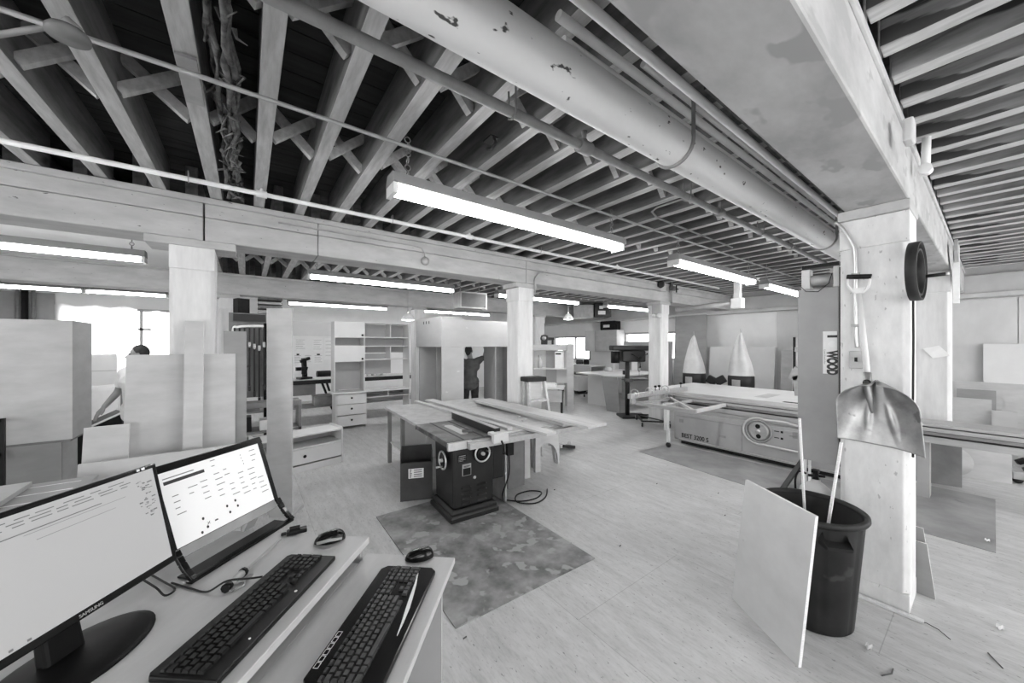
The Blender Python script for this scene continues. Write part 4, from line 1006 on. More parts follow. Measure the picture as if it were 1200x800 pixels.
# grain scoop hanging handle up
sv = thing('scoop_shovel', 'worn metal scoop shovel hanging blade down on the near column', 'shovel', (3.44, 0.47, 0))
yg = 0.545 - 0.47
obj('grip', MB().cyl((0.0, 0.03, 2.27), (0.0, 0.155, 2.285), 0.017, None, 12), M['black'], sv)
obj('grip_frame', MB().tube(smooth_path([(0, 0.15, 2.28), (0, 0.15, 2.22), (0, 0.10, 2.16), (0, 0.05, 2.19), (0, 0.035, 2.27)]), 0.007, 8).prism([(0.06, 2.20), (0.13, 2.20), (0.11, 2.15), (0.08, 2.15)], -0.006, 0.006, 0, Matrix(((0, 0, 1, 0), (1, 0, 0, 0), (0, 1, 0, 0), (0, 0, 0, 1)))), M['white_plastic'], sv)
obj('shaft', MB().tube([(0, 0.095, 2.16), (0, 0.06, 1.72), (-0.01, 0.045, 1.5)], [0.016, 0.017, 0.019], 12), M['lam'], sv)
def blade(u, v):
    # u across (0 = far edge, 1 = near edge), v from the shoulder down
    q = min(1.0, v / 0.36)
    w = 0.186 * math.sqrt(max(0.0, 1 - (1 - q) ** 2.0)) * (0.96 + 0.09 * v) + 0.012
    yy = (0.5 - u) * 2 * w - 0.015 * v
    side = abs(u - 0.5) * 2
    dish = (0.085 * side ** 2.6 + 0.02 * side ** 8) * (1 - 0.35 * v)
    x = -0.03 - dish + 0.03 * math.sin(v * PI) * (1 - side ** 2)
    x -= 0.032 * math.exp(-((u - 0.5) / 0.075) ** 2) * max(0, 1 - v * 1.35)
    for c, a in ((0.25, 0.03), (0.75, 0.03)): x -= a * math.exp(-((u - c) / 0.13) ** 2) * math.exp(-((v - 0.16) / 0.14) ** 2)
    for c in (0.37, 0.63): x -= 0.020 * math.exp(-((u - c - (v - 0.5) * (0.18 if c > 0.5 else -0.05)) / 0.035) ** 2) * math.exp(-((v - 0.58) / 0.2) ** 2)
    x -= 0.006 * math.sin(9 * u + 5 * v)
    z = 1.565 - 0.44 * v - 0.03 * side ** 2 * (1 - v) - 0.035 * (u - 0.5) * v - 0.02 * max(0, side - 0.85) * v
    return (x, yy, z)
bl = obj('blade', MB().grid(blade, 60, 44), M['scoop'], sv)
so = bl.modifiers.new('thickness', 'SOLIDIFY'); so.thickness = 0.004
obj('socket', MB().tube([(-0.03, 0.047, 1.61), (-0.052, 0.042, 1.53), (-0.06, 0.03, 1.44), (-0.05, 0.02, 1.34)], [0.022, 0.024, 0.02, 0.006], 12), M['scoop'], sv)
obj('hang_eye', MB().lathe([(0.014, -0.02), (0.022, -0.01), (0.022, 0.0)], 12, c=(-0.065, 0.042, 1.545), axis='x'), M['black'], sv)

# belt loops on a bar by the near corner of the column
def ring(label, c, r, w, rz):
    b = MB().lathe([(r, -w / 2), (r + 0.002, 0), (r, w / 2), (r - 0.012, w / 2), (r - 0.012, -w / 2), (r, -w / 2)], 48, axis='y')
    o = obj('belt_loop', b, M['rubber'], None, c); o.rotation_euler = (0, 0, rz)
    return tag(o, label, 'belt')
ring('wide black belt loop hanging at the near column corner, nearer the camera', (3.44, 0.296, 2.27), 0.186, 0.05, -0.05)
ring('smaller black belt loop hanging inside the wide one at the near column corner', (3.425, 0.296, 2.26), 0.150, 0.042, -0.05)
pk = thing('hook_bar', 'dark bar hook sticking out from the near column through black belt loops', 'hook', (3.592, 0.334, 2.25))
obj('bar', MB().cyl((0, -0.008, 0), (0.0, -0.15, 0.005), 0.011, None, 8), M['black'], pk)
obj('tip', MB().cyl((0.0, -0.151, 0.005), (0.0, -0.165, 0.006), 0.009, None, 8), M['reflector'], pk)
obj('plate', MB().box(-0.03, 0.03, -0.008, -0.001, -0.04, 0.04), M['black_matte'], pk)
obj('cord', MB().tube([(-0.02, -0.012, -0.02), (-0.025, -0.014, -0.4), (-0.025, -0.012, -0.9), (-0.02, -0.012, -1.2)], 0.006, 6), M['black_matte'], pk)

# paper on the far column of the wide beam
pp = MB(); pz = at_x(1096, 410, 7.36)
pp.add([(0, 0.11, 0.02), (0, 0.02, -0.11), (0, -0.13, -0.07), (0, -0.03, 0.06), (-0.003, 0.11, 0.02), (-0.02, 0.02, -0.11), (-0.02, -0.13, -0.07), (-0.003, -0.03, 0.06)], [(0, 1, 2, 3), (4, 5, 6, 7), (0, 1, 5, 4), (2, 3, 7, 6)])
tag(obj('paper_note', pp, M['paper'], None, (7.362, pz.y, pz.z)), 'slanting paper note stuck on the column behind the scoop', 'paper')

# rubbish can
CX, CY = 3.045, 0.74
tc = thing('rubbish_can', 'scuffed black rubbish can standing before the scoop column', 'rubbish can', (CX, CY, 0), -0.3); tc.scale = (1.07, 1.07, 1.03)
def can_profile(t): return 0.205 + 0.05 * t
cbm = MB()
def canw(u, v):
    t = 2 * PI * u; r = can_profile(v)
    rib = 0.006 * max(0, math.cos(8 * t)) ** 10
    return ((r - rib) * math.cos(t), (r - rib) * math.sin(t), 0.012 + 0.66 * v)
cbm.grid(canw, 96, 8)
cbm.lathe([(0.001, 0.003), (0.198, 0.003), (0.205, 0.012)], 96)
obj('can_body', cbm, M['can'], tc)
obj('rim', MB().lathe([(0.252, 0.665), (0.268, 0.668), (0.276, 0.682), (0.274, 0.70), (0.262, 0.708), (0.248, 0.70), (0.246, 0.68), (0.246, 0.64)], 64), M['can'], tc)
obj('lining', MB().lathe([(0.24, 0.68), (0.20, 0.06), (0.001, 0.05)], 48), M['can_in'], tc)
for a in (0.3 + PI * 1.22, 0.3 + PI * 0.22):
    d = Vector((math.cos(a), math.sin(a), 0)); e = Vector((-d.y, d.x, 0))
    hm = MB()
    def q(al, ou, z): return d * (0.24 + ou) + e * al + Vector((0, 0, z))
    hm.add([q(-0.075, 0, 0.60), q(0.075, 0, 0.60), q(0.06, 0.06, 0.585), q(-0.06, 0.06, 0.585), q(-0.075, 0, 0.575), q(0.075, 0, 0.575), q(0.06, 0.055, 0.565), q(-0.06, 0.055, 0.565)],
           [(0, 1, 2, 3), (4, 7, 6, 5), (0, 3, 7, 4), (1, 5, 6, 2), (3, 2, 6, 7)])
    hm.add([q(-0.075, 0, 0.60), q(-0.06, 0.055, 0.585), q(-0.055, 0.0, 0.65)], [(0, 1, 2)]).add([q(0.075, 0, 0.60), q(0.06, 0.055, 0.585), q(0.055, 0.0, 0.65)], [(0, 1, 2)])
    obj('handle', hm, M['can'], tc)
def stick(label, p_top, p_bot, w, th):
    p0 = Vector(p_bot)
    return tag(obj('wood_stick', MB().bar((0, 0, 0), Vector(p_top) - p0, w, th), M['ply_edge'], None, p0, bevel=0.002), label, 'stick')
def along(u0, v0, u1, v1, d0, d1, ext):
    a, b = at_d(u0, v0, d0), at_d(u1, v1, d1); d = (b - a)
    return a, a + d * ext
t_, b_ = along(937, 490, 943, 600, 2.52, 2.49, 1.5)
stick('long pale stick in the rubbish can, the one by the leaning board side', t_, b_, 0.024, 0.012)
t_, b_ = along(986, 518, 971, 612, 2.34, 2.30, 1.62)
stick('pale stick in the rubbish can, the one before the scoop blade', t_, b_, 0.026, 0.014)
sheet('plywood_board', 'square pale plywood board leaning on the rubbish can', 'board', (2.77, 1.11), (2.47, 0.65), 0.84, (0.084, -0.055), 0.018, [M['ply_pale'], M['ply_edge']])
gc = thing('gas_cylinder', 'pale cylinder with a dark valve standing between can and column', 'cylinder', (3.72, 0.865, 0))
obj('cylinder_body', MB().lathe([(0.001, 0.0), (0.10, 0.0), (0.115, 0.02), (0.115, 0.56), (0.10, 0.63), (0.06, 0.67), (0.03, 0.69), (0.03, 0.71)], 28), M['grey_mach_l'], gc)
obj('valve', MB().cyl((0, 0, 0.705), (0, 0, 0.76), 0.022, 0.018, 10).cyl((-0.03, 0.04, 0.735), (0.03, -0.05, 0.735), 0.011, None, 8).box(-0.025, 0.025, -0.02, 0.02, 0.76, 0.785), M['black'], gc)
obj('hose', MB().tube(smooth_path([(0, 0.06, 0.735), (0, 0.11, 0.74), (0, 0.135, 0.66), (0, 0.128, 0.5)]), 0.008, 8), M['black'], gc)
for i, (y, lab) in enumerate(((0.985, 'thin white pipe standing below the sticker panel, farther one'), (0.955, 'thin white pipe standing below the sticker panel, nearer one'))):
    tag(obj('thin_pipe', MB().cyl((0, 0, 0), (0, 0, 0.84), 0.010, None, 10), M['pipe_w'], None, (3.93, y, 0)), lab, 'pipe')
bk = thing('prop_bar', 'dark slanting bar propped against the panel saw behind the rubbish can', 'bar', (0, 0, 0))
pa, pb2 = at_x(946, 531, 6.15), at_x(921, 567, 5.6)
pa, pb2 = at_d(948, 528, 4.9), at_d(917, 573, 4.42)
bk.location = (pb2.x, pb2.y, 0)
obj('bar', MB().bar((0, 0, pb2.z), (pa.x - pb2.x, pa.y - pb2.y, pa.z), 0.05, 0.03).bar((0, 0, pb2.z + 0.01), ((pb2.x - pa.x) * 0.05, (pb2.y - pa.y) * 0.05, 0.0), 0.05, 0.03), M['black'], bk)
sheet('wood_offcut', 'taller of two thin boards leaning behind the foot of the near column', 'board', (3.985, 0.46), (3.975, 0.255), 0.47, (-0.03, 0.05), 0.012, [M['ply_grey'], M['ply_edge']])
sheet('wood_offcut', 'shorter of two thin boards leaning behind the foot of the near column', 'board', (3.925, 0.43), (3.915, 0.245), 0.38, (-0.01, 0.04), 0.012, [M['ply_grey'], M['ply_edge']])
tag(obj('floor_strip', MB().bar((0, 0.42, 0.008), (0, -0.1, 0.008), 0.035, 0.014), M['ply_edge'], None, (3.515, 0.37, 0.001)), 'thin wood strip on the floor along the foot of the near column', 'strip')
# bits on the floor
def bit(name, label, u, v, pts, r, m):
    p = at_z(u, v, 0)
    return tag(obj(name, MB().tube([(x, y, r + 0.001) for x, y in pts], r, 6), M[m], None, (p.x, p.y, 0)), label, 'debris')
cr = at_z(1018, 760, 0); b = MB()
b.grid(lambda u, v: (0.05 * (u - 0.5) + 0.01 * math.sin(v * 9), 0.03 * (v - 0.5), 0.006 + 0.012 * abs(math.sin(u * 7 + v * 5))), 8, 6, smooth=False)
tag(obj('crumpled_paper', b, M['paper'], None, (cr.x, cr.y, 0)), 'crumpled white paper on the floor by the rubbish can', 'paper')
cr = at_z(1172, 737, 0)
tag(obj('crumpled_paper', b, M['paper'], None, (cr.x, cr.y, 0)), 'crumpled white scrap on the floor near the lower right corner', 'paper')
cr = at_z(1157, 635, 0)
tag(obj('crumpled_paper', b, M['paper'], None, (cr.x, cr.y, 0.006)), 'white scrap on the smooth grey floor sheet', 'paper')
bit('string', 'thin dark string on the floor right of the column foot', 1100, 738, [(-0.06, -0.05), (0, 0), (0.02, 0.05), (0, 0.1)], 0.002, 'black')
bit('twig', 'thin dark splinter on the floor at the lower right', 1168, 775, [(-0.05, -0.02), (0.05, 0.03)], 0.003, 'rust')
bit('twig', 'bent dark splinter on the floor below the rubbish can', 1045, 790, [(-0.06, 0.03), (0, 0), (0.05, 0.0)], 0.003, 'rust')
for i, (u, v) in enumerate(((650, 574), (545, 748), (727, 640), (842, 578), (850, 604), (1005, 665), (770, 567), (905, 640))):
    bit('wood_chip', 'small dark wood chip on the bare floor', u, v, [(-0.012, 0), (0.012, 0.004)], 0.004, 'rust')['group'] = 'wood chips on the floor'

# =====================================================================
# FAR RIGHT: boards, drop ladder, pipe hanger
# =====================================================================
sheet('plywood_board', 'large grey board standing beyond the saw beam, far right', 'board', (9.35, 0.60), (9.35, -0.30), 1.20, (0.12, 0), 0.02, [M['ply'], M['ply_edge']])
sheet('plywood_board', 'small pale board second from the far right column, in the board pile', 'board', (9.1, 0.36), (9.1, -0.02), 1.10, (0.1, 0), 0.02, [M['ply_grey'], M['ply_edge']])
sheet('plywood_board', 'pale board nearest the far right column, front of the board pile', 'board', (8.8, 0.60), (8.8, 0.02), 0.98, (0.1, 0), 0.02, [M['ply'], M['ply_edge']])
sheet('plywood_board', 'small low offcut at the right end of the board pile', 'board', (8.7, 0.02), (8.7, -0.2), 0.84, (0.08, 0), 0.02, [M['ply_light'], M['ply_edge']])
sheet('white_board', 'large white panel standing against the far right wall', 'board', (10.95, 0.12), (10.95, -1.2), 1.82, (0.12, 0), 0.03, [M['lam'], M['ply_edge']])
pj = thing('tool_trolley', 'dark low trolley at the right edge under the saw beam', 'trolley', (8.25, -0.40, 0), 0.2)
obj('trolley_deck', MB().bar((-0.05, 0.25, 0.10), (0.1, -0.35, 0.30), 0.4, 0.05).box(-0.2, 0.22, 0.2, 0.3, 0.06, 0.16), M['galv'], pj, bevel=0.01)
obj('trolley_bar', MB().bar((0.1, 0.2, 0.22), (0.25, -0.3, 0.52), 0.06, 0.06).bar((-0.12, 0.2, 0.18), (0.0, -0.35, 0.42), 0.05, 0.05), M['black'], pj, bevel=0.006)
for x, y in ((-0.15, 0.25), (0.18, 0.25), (0.0, -0.2)): obj('wheel', MB().lathe([(0.001, -0.02), (0.045, -0.018), (0.05, 0), (0.045, 0.018), (0.001, 0.02)], 12, c=(x, y, 0.05), axis='x'), M['rubber'], pj)
hg = thing('pipe_socket', 'white pipe stub with an elbow hanging beside the wide beam', 'pipe', (3.02, 0.27, 3.03))
hz = at_y(1082, 190, 0.28); hg.location = (hz.x, 0.27, hz.z - 0.05)
obj('stub', MB().cyl((0, 0, 0.02), (0.06, 0.0, 0.26), 0.022, None, 12), M['pipe_w'], hg)
obj('elbow', MB().cyl((-0.03, 0, 0.0), (0.05, 0, 0.0), 0.032, None, 12).cyl((-0.034, 0, 0), (-0.032, 0, 0), 0.02, None, 10), M['pipe_w'], hg)
wk = at_y(1064, 155, 0.27)
tag(obj('mounting_block', MB().box(-0.05, 0.05, -0.02, 0.02, -0.06, 0.06), M['lam'], None, (wk.x, 0.265, wk.z), bevel=0.01), 'small white block fixed to the wide beam above the pipe stub', 'block')
bp2 = thing('beam_bracket', 'pale angled bracket board on the beam beyond the second column', 'bracket', at_y(1122, 318, 0.27))
obj('bracket_board', MB().bar((-0.3, 0, 0.28), (0.5, 0, -0.12), 0.03, 0.16), M['beam'], bp2)
obj('bracket_post', MB().box(-0.12, -0.05, -0.02, 0.03, -0.4, 0.3), M['pipe_w'], bp2)

# =====================================================================
# LEFT: carcass, leaning boards, slatted panels
# =====================================================================
def yline(u, v, y): p = at_y(u, v, y); return p
yb_ = 5.65
pL, pR = at_y(-60, 520, yb_), at_y(85, 513, yb_)
top = at_y(85, 375.5, yb_).z; bot = at_y(85, 514, yb_).z
cc = thing('cabinet_carcass', 'big closed plywood carcass at the left edge, raised on a low crate', 'cabinet', ((pL.x + pR.x) / 2, yb_, 0))
hw = (pR.x - pL.x) / 2
obj('side_panel', MB().box(-hw - 0.4, hw, 0, 0.02, bot, top), M['ply'], cc, bevel=0.002)
xr = hw; dpt = at_x(107.5, 377, pR.x).y - yb_
obj('end_panel', MB().box(hw - 0.018, hw, 0.0205, dpt, bot, top), M['ply'], cc, bevel=0.002)
obj('carcass_box', MB().box(-hw - 0.4, hw - 0.0185, 0.0205, dpt, bot + 0.002, top - 0.002), M['lam_in'], cc)
ck = thing('crate', 'low plywood crate carrying the big carcass', 'crate', (cc.location.x, yb_ + 0.03, 0))
obj('crate_front', MB().box(-hw - 0.4, xr - 0.08, 0, 0.02, 0.002, bot - 0.03), M['ply_grey'], ck)
obj('crate_body', MB().box(-hw - 0.38, xr - 0.1, 0.021, dpt - 0.06, 0.001, bot - 0.03), M['ply'], ck)
obj('crate_lid', MB().box(-hw - 0.4, xr - 0.02, 0.0, dpt - 0.04, bot - 0.029, bot - 0.003), M['dark_panel'], ck)

def lean_sheet(label, ul, ur, vtop, ytop, ybase, m, t=0.02, name='plywood_sheet'):
    tl, tr_ = at_y(ul, vtop, ytop), at_y(ur, vtop, ytop)
    h = (tl.z + tr_.z) / 2
    return sheet(name, label, 'board', (tl.x, ybase), (tr_.x, ybase), h, (0, ytop - ybase), t, m)
lean_sheet('wide plywood sheet leaning on the left painted column', 148, 276, 415, 4.36, 4.12, [M['ply'], M['ply_edge']])
lean_sheet('narrow upright board leaning before the wide plywood sheet', 217, 239, 376, 4.25, 3.96, [M['ply'], M['ply_edge']], 0.025, 'narrow_board')
lean_sheet('dark grey board leaning behind the right edge of the wide plywood sheet', 262, 289, 388, 4.405, 4.22, [M['ply_grey'], M['ply_grey']])
lean_sheet('low pale panel leaning left of the wide plywood sheet', 98, 152, 499, 4.12, 3.92, [M['ply'], M['ply_edge']])
lean_sheet('broad low panel at the foot of the leaning plywood sheets, front one', 91, 282, 531, 3.90, 3.76, [M['ply'], M['ply_edge']])
sl = thing('slatted_panels', 'stack of grooved slatted panels with bright lines, on trestle legs, left edge', 'panel stack', (-0.83, 3.10, 0))
yk = at_z(115, 556, 0.90).y - 3.10
obj('grooved_panel', MB().box(-1.7, 0.0, -0.9, yk, 0.882, 0.90).box(-1.7, -0.02, -0.9, yk - 0.02, 0.84, 0.86), M['lam_in'], sl, bevel=0.002)
gl = MB()
for i, (u, v) in enumerate(((95, 563), (85, 572), (78, 582), (68, 591), (40, 605))):
    yy = at_z(u, v, 0.9).y - 3.10; xe = at_z(u, v, 0.9).x + 0.83
    gl.box(-1.7, xe, yy - 0.006, yy + 0.006, 0.9003, 0.9015)
for k in range(4): gl.box(-1.7, -0.3, -0.75 + 0.1 * k, -0.742 + 0.1 * k, 0.9003, 0.9012)
obj('groove_line', gl, M['reflector'], sl)
for x in (-1.55, -0.12):
    for y in (-0.8, yk - 0.12): obj('leg', MB().box(x, x + 0.06, y, y + 0.06, 0, 0.839), M['ply_grey'], sl)
obj('spacer', MB().box(-0.10, -0.03, yk - 0.16, yk - 0.03, 0.861, 0.881).box(-0.1, -0.02, -0.2, -0.05, 0.861, 0.881), M['black_matte'], sl)
xo = at_z(38, 564, 0.93)
tag(obj('board', MB().box(-0.9, 0, -0.9, 0, 0, 0.03), M['ply'], None, (xo.x, xo.y, 0.9015), bevel=0.003), 'loose board lying on the slatted panels at the left edge', 'board')
rk = thing('rack_rail', 'black tubular rack end just inside the left edge, before the carcass', 'rack', at_z(3, 560, 0.55))
rk.location.z = 0; q0 = at_y(3, 490, rk.location.y); q1 = at_y(3, 532, rk.location.y)
obj('rack_frame', MB().bar((0, 0, 0), (0, 0, q0.z), 0.03, 0.03).bar((-0.4, 0, 0), (-0.4, 0, q0.z), 0.03, 0.03).bar((-0.4, 0, q0.z - 0.02), (0, 0, q0.z - 0.02), 0.03, 0.03).bar((-0.4, 0, q1.z), (0, 0, q1.z), 0.03, 0.03), M['black'], rk)
# tall panel by the drawer chest
tp0, tp1 = at_d(313, 400, 3.72), at_d(342, 400, 3.72)
tp = thing('tall_panel', 'tall narrow white panel standing on end, right of the framed display', 'panel', (tp0.x, tp0.y, 0), math.atan2(tp1.y - tp0.y, tp1.x - tp0.x))
tw = (tp1 - tp0).length; thh = at_d(313, 361, 3.72).z
obj('panel_board', MB().box(0, tw, 0, 0.02, 0.03, thh), M['ply'], tp, bevel=0.002)
obj('lit_edge_strip', MB().box(-0.004, -0.0005, 0, 0.02, 0.03, thh), M['lam'], tp)  # window light on the left edge, put into the colour of a paler strip
obj('stand_foot', MB().box(0.02, tw - 0.02, -0.0, 0.25, 0, 0.029), M['ply'], tp)

# =====================================================================
# CABINETS
# =====================================================================
def knob(par, x, y, z, r=0.018): return obj('knob', MB().lathe([(0.001, -0.03), (r * 0.8, -0.028), (r, -0.018), (r * 0.5, -0.008), (r * 0.5, 0)], 12, c=(x, y, z), axis='y'), M['black'], par)
# low drawer chest
a1, b1 = at_z(402, 541), at_z(343, 556)
dcz = math.atan2(a1.y - b1.y, a1.x - b1.x)
lc = thing('drawer_chest', 'low white chest with an open shelf over one drawer, beside the tall panel', 'chest', (a1.x, a1.y, 0), dcz)
hT = 0.52
obj('side_panel', MB().box(-0.02, 0, 0, 0.42, 0, hT + 0.03), M['lam'], lc, bevel=0.002)
obj('side_panel', MB().box(-1.1, -1.08, 0, 0.42, 0, hT + 0.03), M['lam'], lc, bevel=0.002)
obj('chest_top', MB().box(-1.079, -0.021, 0.004, 0.42, hT - 0.02, hT), M['lam'], lc)
obj('back_panel', MB().box(-1.079, -0.021, 0.40, 0.42, 0.06, hT - 0.021), M['lam_in'], lc)
obj('shelf', MB().box(-1.079, -0.021, 0.01, 0.399, 0.325, 0.345), M['lam'], lc)
dr = obj('drawer', MB().box(-1.075, -0.025, -0.004, 0.39, 0.115, 0.32), M['lam'], lc, bevel=0.003)
knob(dr, -0.55, -0.004, 0.22, 0.024)
obj('kick_board', MB().box(-1.079, -0.021, 0.01, 0.03, 0, 0.09), M['lam'], lc)
# wall unit with desk
wu = thing('wall_unit', 'white open shelf unit with a desk, two small doors and three drawers', 'shelf unit', (1.475, 8.25, 0))
UW, UH, UD = 1.62, 2.30, 0.42
obj('side_panel', MB().box(0, 0.02, 0.06, UD, 0.79, UH), M['lam'], wu)
obj('side_panel', MB().box(0.60, 0.62, 0.06, UD, 0.79, UH), M['lam'], wu)
obj('side_panel', MB().box(0.02, 0.04, 0, UD, 0, 0.76), M['lam'], wu)
obj('side_panel', MB().box(0.62, 0.64, 0, UD, 0, 0.76), M['lam'], wu)
obj('side_panel', MB().box(UW - 0.02, UW, 0, UD, 0, UH), M['lam'], wu)
obj('back_panel', MB().box(0.021, 0.599, UD - 0.012, UD, 0.8, UH - 0.03).box(0.621, UW - 0.021, UD - 0.012, UD, 1.62, UH - 0.03).box(0.621, UW - 0.32, UD - 0.012, UD, 1.12, 1.60).box(0.641, UW - 0.021, UD - 0.012, UD, 0.5, 0.74), M['lam_in'], wu)
for (x0, x1, z) in ((0.021, 0.599, UH - 0.02), (0.021, 0.599, 1.96), (0.021, 0.599, 1.76), (0.021, 0.599, 1.44), (0.621, UW - 0.021, UH - 0.02), (0.621, UW - 0.021, 1.96), (0.621, UW - 0.021, 1.76), (0.621, UW - 0.021, 1.46)):
    obj('shelf', MB().box(x0, x1, 0.06, UD - 0.013, z, z + 0.02), M['lam'], wu)
for z in (1.98, 1.48): obj('divider', MB().box(1.18, 1.20, 0.07, UD - 0.013, z, z + (0.30 if z > 1.9 else 0.28)), M['lam'], wu)
for z0, z1 in ((1.955, UH), (1.435, 1.785)):
    d = obj('door', MB().box(0.0, 0.615, 0.038, 0.058, z0, z1), M['lam'], wu, bevel=0.003)
    knob(d, 0.56, 0.038, z0 + 0.06, 0.023)
obj('desk_top', MB().box(-0.06, UW - 0.021, -0.06, UD, 0.762, 0.79), M['lam'], wu, bevel=0.003)
for z in (0.06, 0.30, 0.53):
    d = obj('drawer', MB().box(0.045, 0.615, -0.012, 0.4, z, z + 0.22), M['lam'], wu, bevel=0.003)
    knob(d, 0.33, -0.012, z + 0.13, 0.023)
obj('keyboard_shelf', MB().box(0.641, UW - 0.021, 0.02, UD - 0.02, 0.62, 0.64).box(1.12, 1.14, 0.05, UD - 0.02, 0.641, 0.76), M['lam'], wu)
# things seen through it
for i in range(7):
    x = 2.2 + 0.12 * i
    tag(obj('bottle', MB().lathe([(0.001, 0), (0.035, 0), (0.036, 0.14 + 0.02 * (i % 3)), (0.014, 0.2), (0.014, 0.23), (0.001, 0.23)], 12), M['lam' if i % 2 else 'galv'], None, (x, 9.86, 0.9805)), ('bottle among small bottles on the back bench, seen under the wall unit shelf'), 'bottle', 'bottles on the back bench')
# corner wardrobe, left wing faces the camera's left
wa = thing('corner_wardrobe', 'white wardrobe wing with three slots in its high door, next to the wall unit', 'wardrobe', (3.05, 6.45, 0))
zb_, za_ = 1.77, 2.36
obj('upper_box', MB().box(0.021, 0.5, 0.03, 1.28, zb_, za_), M['ply_light'], wa)
dd = obj('door', MB().box(0.0, 0.02, 0.004, 1.30, zb_ - 0.01, za_ + 0.005), M['ply_light'], wa, bevel=0.003)
for y, l in ((0.56, 0.03), (0.70, 0.026), (0.84, 0.022)): obj('slot', MB().box(-0.004, 0.0005, y, y + 0.035, za_ - 0.12, za_ - 0.06), M['black'], dd)
obj('side_panel', MB().box(0.02, 0.5, 1.15, 1.17, 0, zb_ - 0.011), M['lam_in'], wa)
obj('back_panel', MB().box(0.48, 0.5, 0.03, 1.149, 0, zb_ - 0.011), M['lam_in'], wa)
obj('base_board', MB().box(0.02, 0.48, 0.03, 1.149, 0.05, 0.07), M['lam'], wa)
obj('middle_panel', MB().box(0.16, 0.479, 0.56, 0.58, 0.071, zb_ - 0.011), M['lam_in'], wa)
wbz = thing('bridge_wardrobe', 'white bridging wardrobe with a person working behind its gap', 'wardrobe', (3.05, 6.45, 0))
def bx_x(u): return at_y(u, 450, 6.45).x - 3.05
x1_, x2_, x3_, x4_ = bx_x(543), bx_x(580), bx_x(589), bx_x(598) + 0.12
obj('upper_box', MB().box(0.004, x4_, -0.02, 0.0, zb_ - 0.01, 2.31).box(0.51, x4_, 0.001, 0.45, zb_, 2.30), M['ply_light'], wbz, bevel=0.002)
obj('panel_front', MB().box(0.004, x1_, -0.018, 0.002, 0, zb_ - 0.012), M['ply_light'], wbz)
obj('side_panel', MB().box(x2_, x2_ + 0.02, -0.018, 0.45, 0, zb_ - 0.012), M['lam_in'], wbz)
obj('side_panel', MB().box(x4_ - 0.02, x4_, -0.018, 0.45, 0, zb_ - 0.012), M['lam_in'], wbz)
obj('back_panel', MB().box(x2_ + 0.021, x4_ - 0.021, 0.43, 0.45, 0, zb_ - 0.012), M['ply_grey'], wbz)

# =====================================================================
# BACK OF THE SHOP
# =====================================================================
# step ladder
sl2 = thing('step_stool', 'wooden step stool with a black top before the middle column', 'step stool', (3.61, 4.22, 0), -0.12)
obj('top_step', MB().box(-0.23, 0.12, -0.09, 0.13, 1.24, 1.31), M['black_matte'], sl2, bevel=0.012)
obj('leg', MB().bar((-0.19, -0.05, 1.24), (-0.21, -0.20, 0.0), 0.03, 0.07), M['pine'], sl2)
obj('leg', MB().bar((0.09, -0.05, 1.24), (0.21, -0.20, 0.0), 0.03, 0.07), M['pine'], sl2)
obj('leg', MB().bar((-0.17, 0.10, 1.24), (-0.18, 0.15, 0.0), 0.025, 0.05), M['pine'], sl2)
obj('leg', MB().bar((0.08, 0.10, 1.24), (0.20, 0.15, 0.0), 0.025, 0.05), M['pine'], sl2)
for z in (0.95, 0.66):
    k = (1.24 - z) / 1.24; y = -0.05 - 0.15 * k
    obj('step', MB().box(-0.19 - 0.02 * k, 0.09 + 0.12 * k, y - 0.07, y + 0.05, z, z + 0.025), M['pine'], sl2)
n = 10
pts = [(-0.24, 0), (-0.20, 0)] + [(-0.20 + 0.20 * (1 - math.cos(PI * i / n)), 0.06 + 0.28 * math.sin(PI * i / n)) for i in range(n + 1)] + [(0.20, 0), (0.24, 0), (0.22, 0.44), (-0.22, 0.44)]
obj('arched_apron', MB().prism(pts, -0.262, -0.238, 0, MXZ), M['ply'], sl2)
obj('back_board', MB().box(-0.15, 0.06, -0.035, -0.02, 0.70, 1.235), M['ply'], sl2)

# shelf unit with a side desk
su = thing('shelf_unit', 'pale open shelf unit with a small desk, right of the middle column', 'shelf unit', (7.10, 6.95, 0), math.radians(-48))
z_t = 1.83
obj('side_panel', MB().box(-0.05, 0.13, -0.06, -0.03, 0, z_t), M['ply'], su)
obj('side_panel', MB().box(-1.02, -1.0, 0, 0.36, 0, z_t - 0.05), M['lam'], su)
obj('top_rail', MB().box(-1.02, -0.06, -0.02, 0.0, z_t - 0.18, z_t - 0.02).box(-1.02, -0.06, 0.001, 0.3, z_t - 0.04, z_t - 0.02), M['ply'], su)
obj('shelf', MB().box(-0.999, -0.06, 0.0, 0.3, 1.12, 1.15), M['lam'], su)
obj('back_panel', MB().box(-0.999, -0.06, 0.301, 0.32, 0.72, z_t - 0.19), M['lam'], su)
obj('grey_upright', MB().box(-0.66, -0.36, 0.24, 0.26, 0.66, z_t - 0.19), M['lam_in'], su)
obj('desk_top', MB().box(-1.1, -0.12, -0.55, 0.28, 0.63, 0.66), M['lam'], su)
obj('drawer_front', MB().box(-0.9, -0.16, -0.53, -0.51, 0.30, 0.61), M['ply'], su)
for x in (-1.02, -0.20): obj('leg', MB().box(x, x + 0.06, -0.52, -0.46, 0, 0.629), M['dark_metal'], su)
def su_pt(x, y, z): return (Matrix.Translation((7.10, 6.95, 0)) @ Matrix.Rotation(math.radians(-48), 4, 'Z')) @ Vector((x, y, z))
tag(obj('white_carton', MB().box(-0.12, 0.12, -0.1, 0.1, 0, 0.46).box(-0.1, 0.05, -0.102, -0.1, 0.38, 0.42, 1), [M['paper'], M['black']], None, su_pt(-0.27, 0.12, 1.1505), math.radians(-48)), 'tall white carton standing on the open shelf right of the middle column', 'carton')
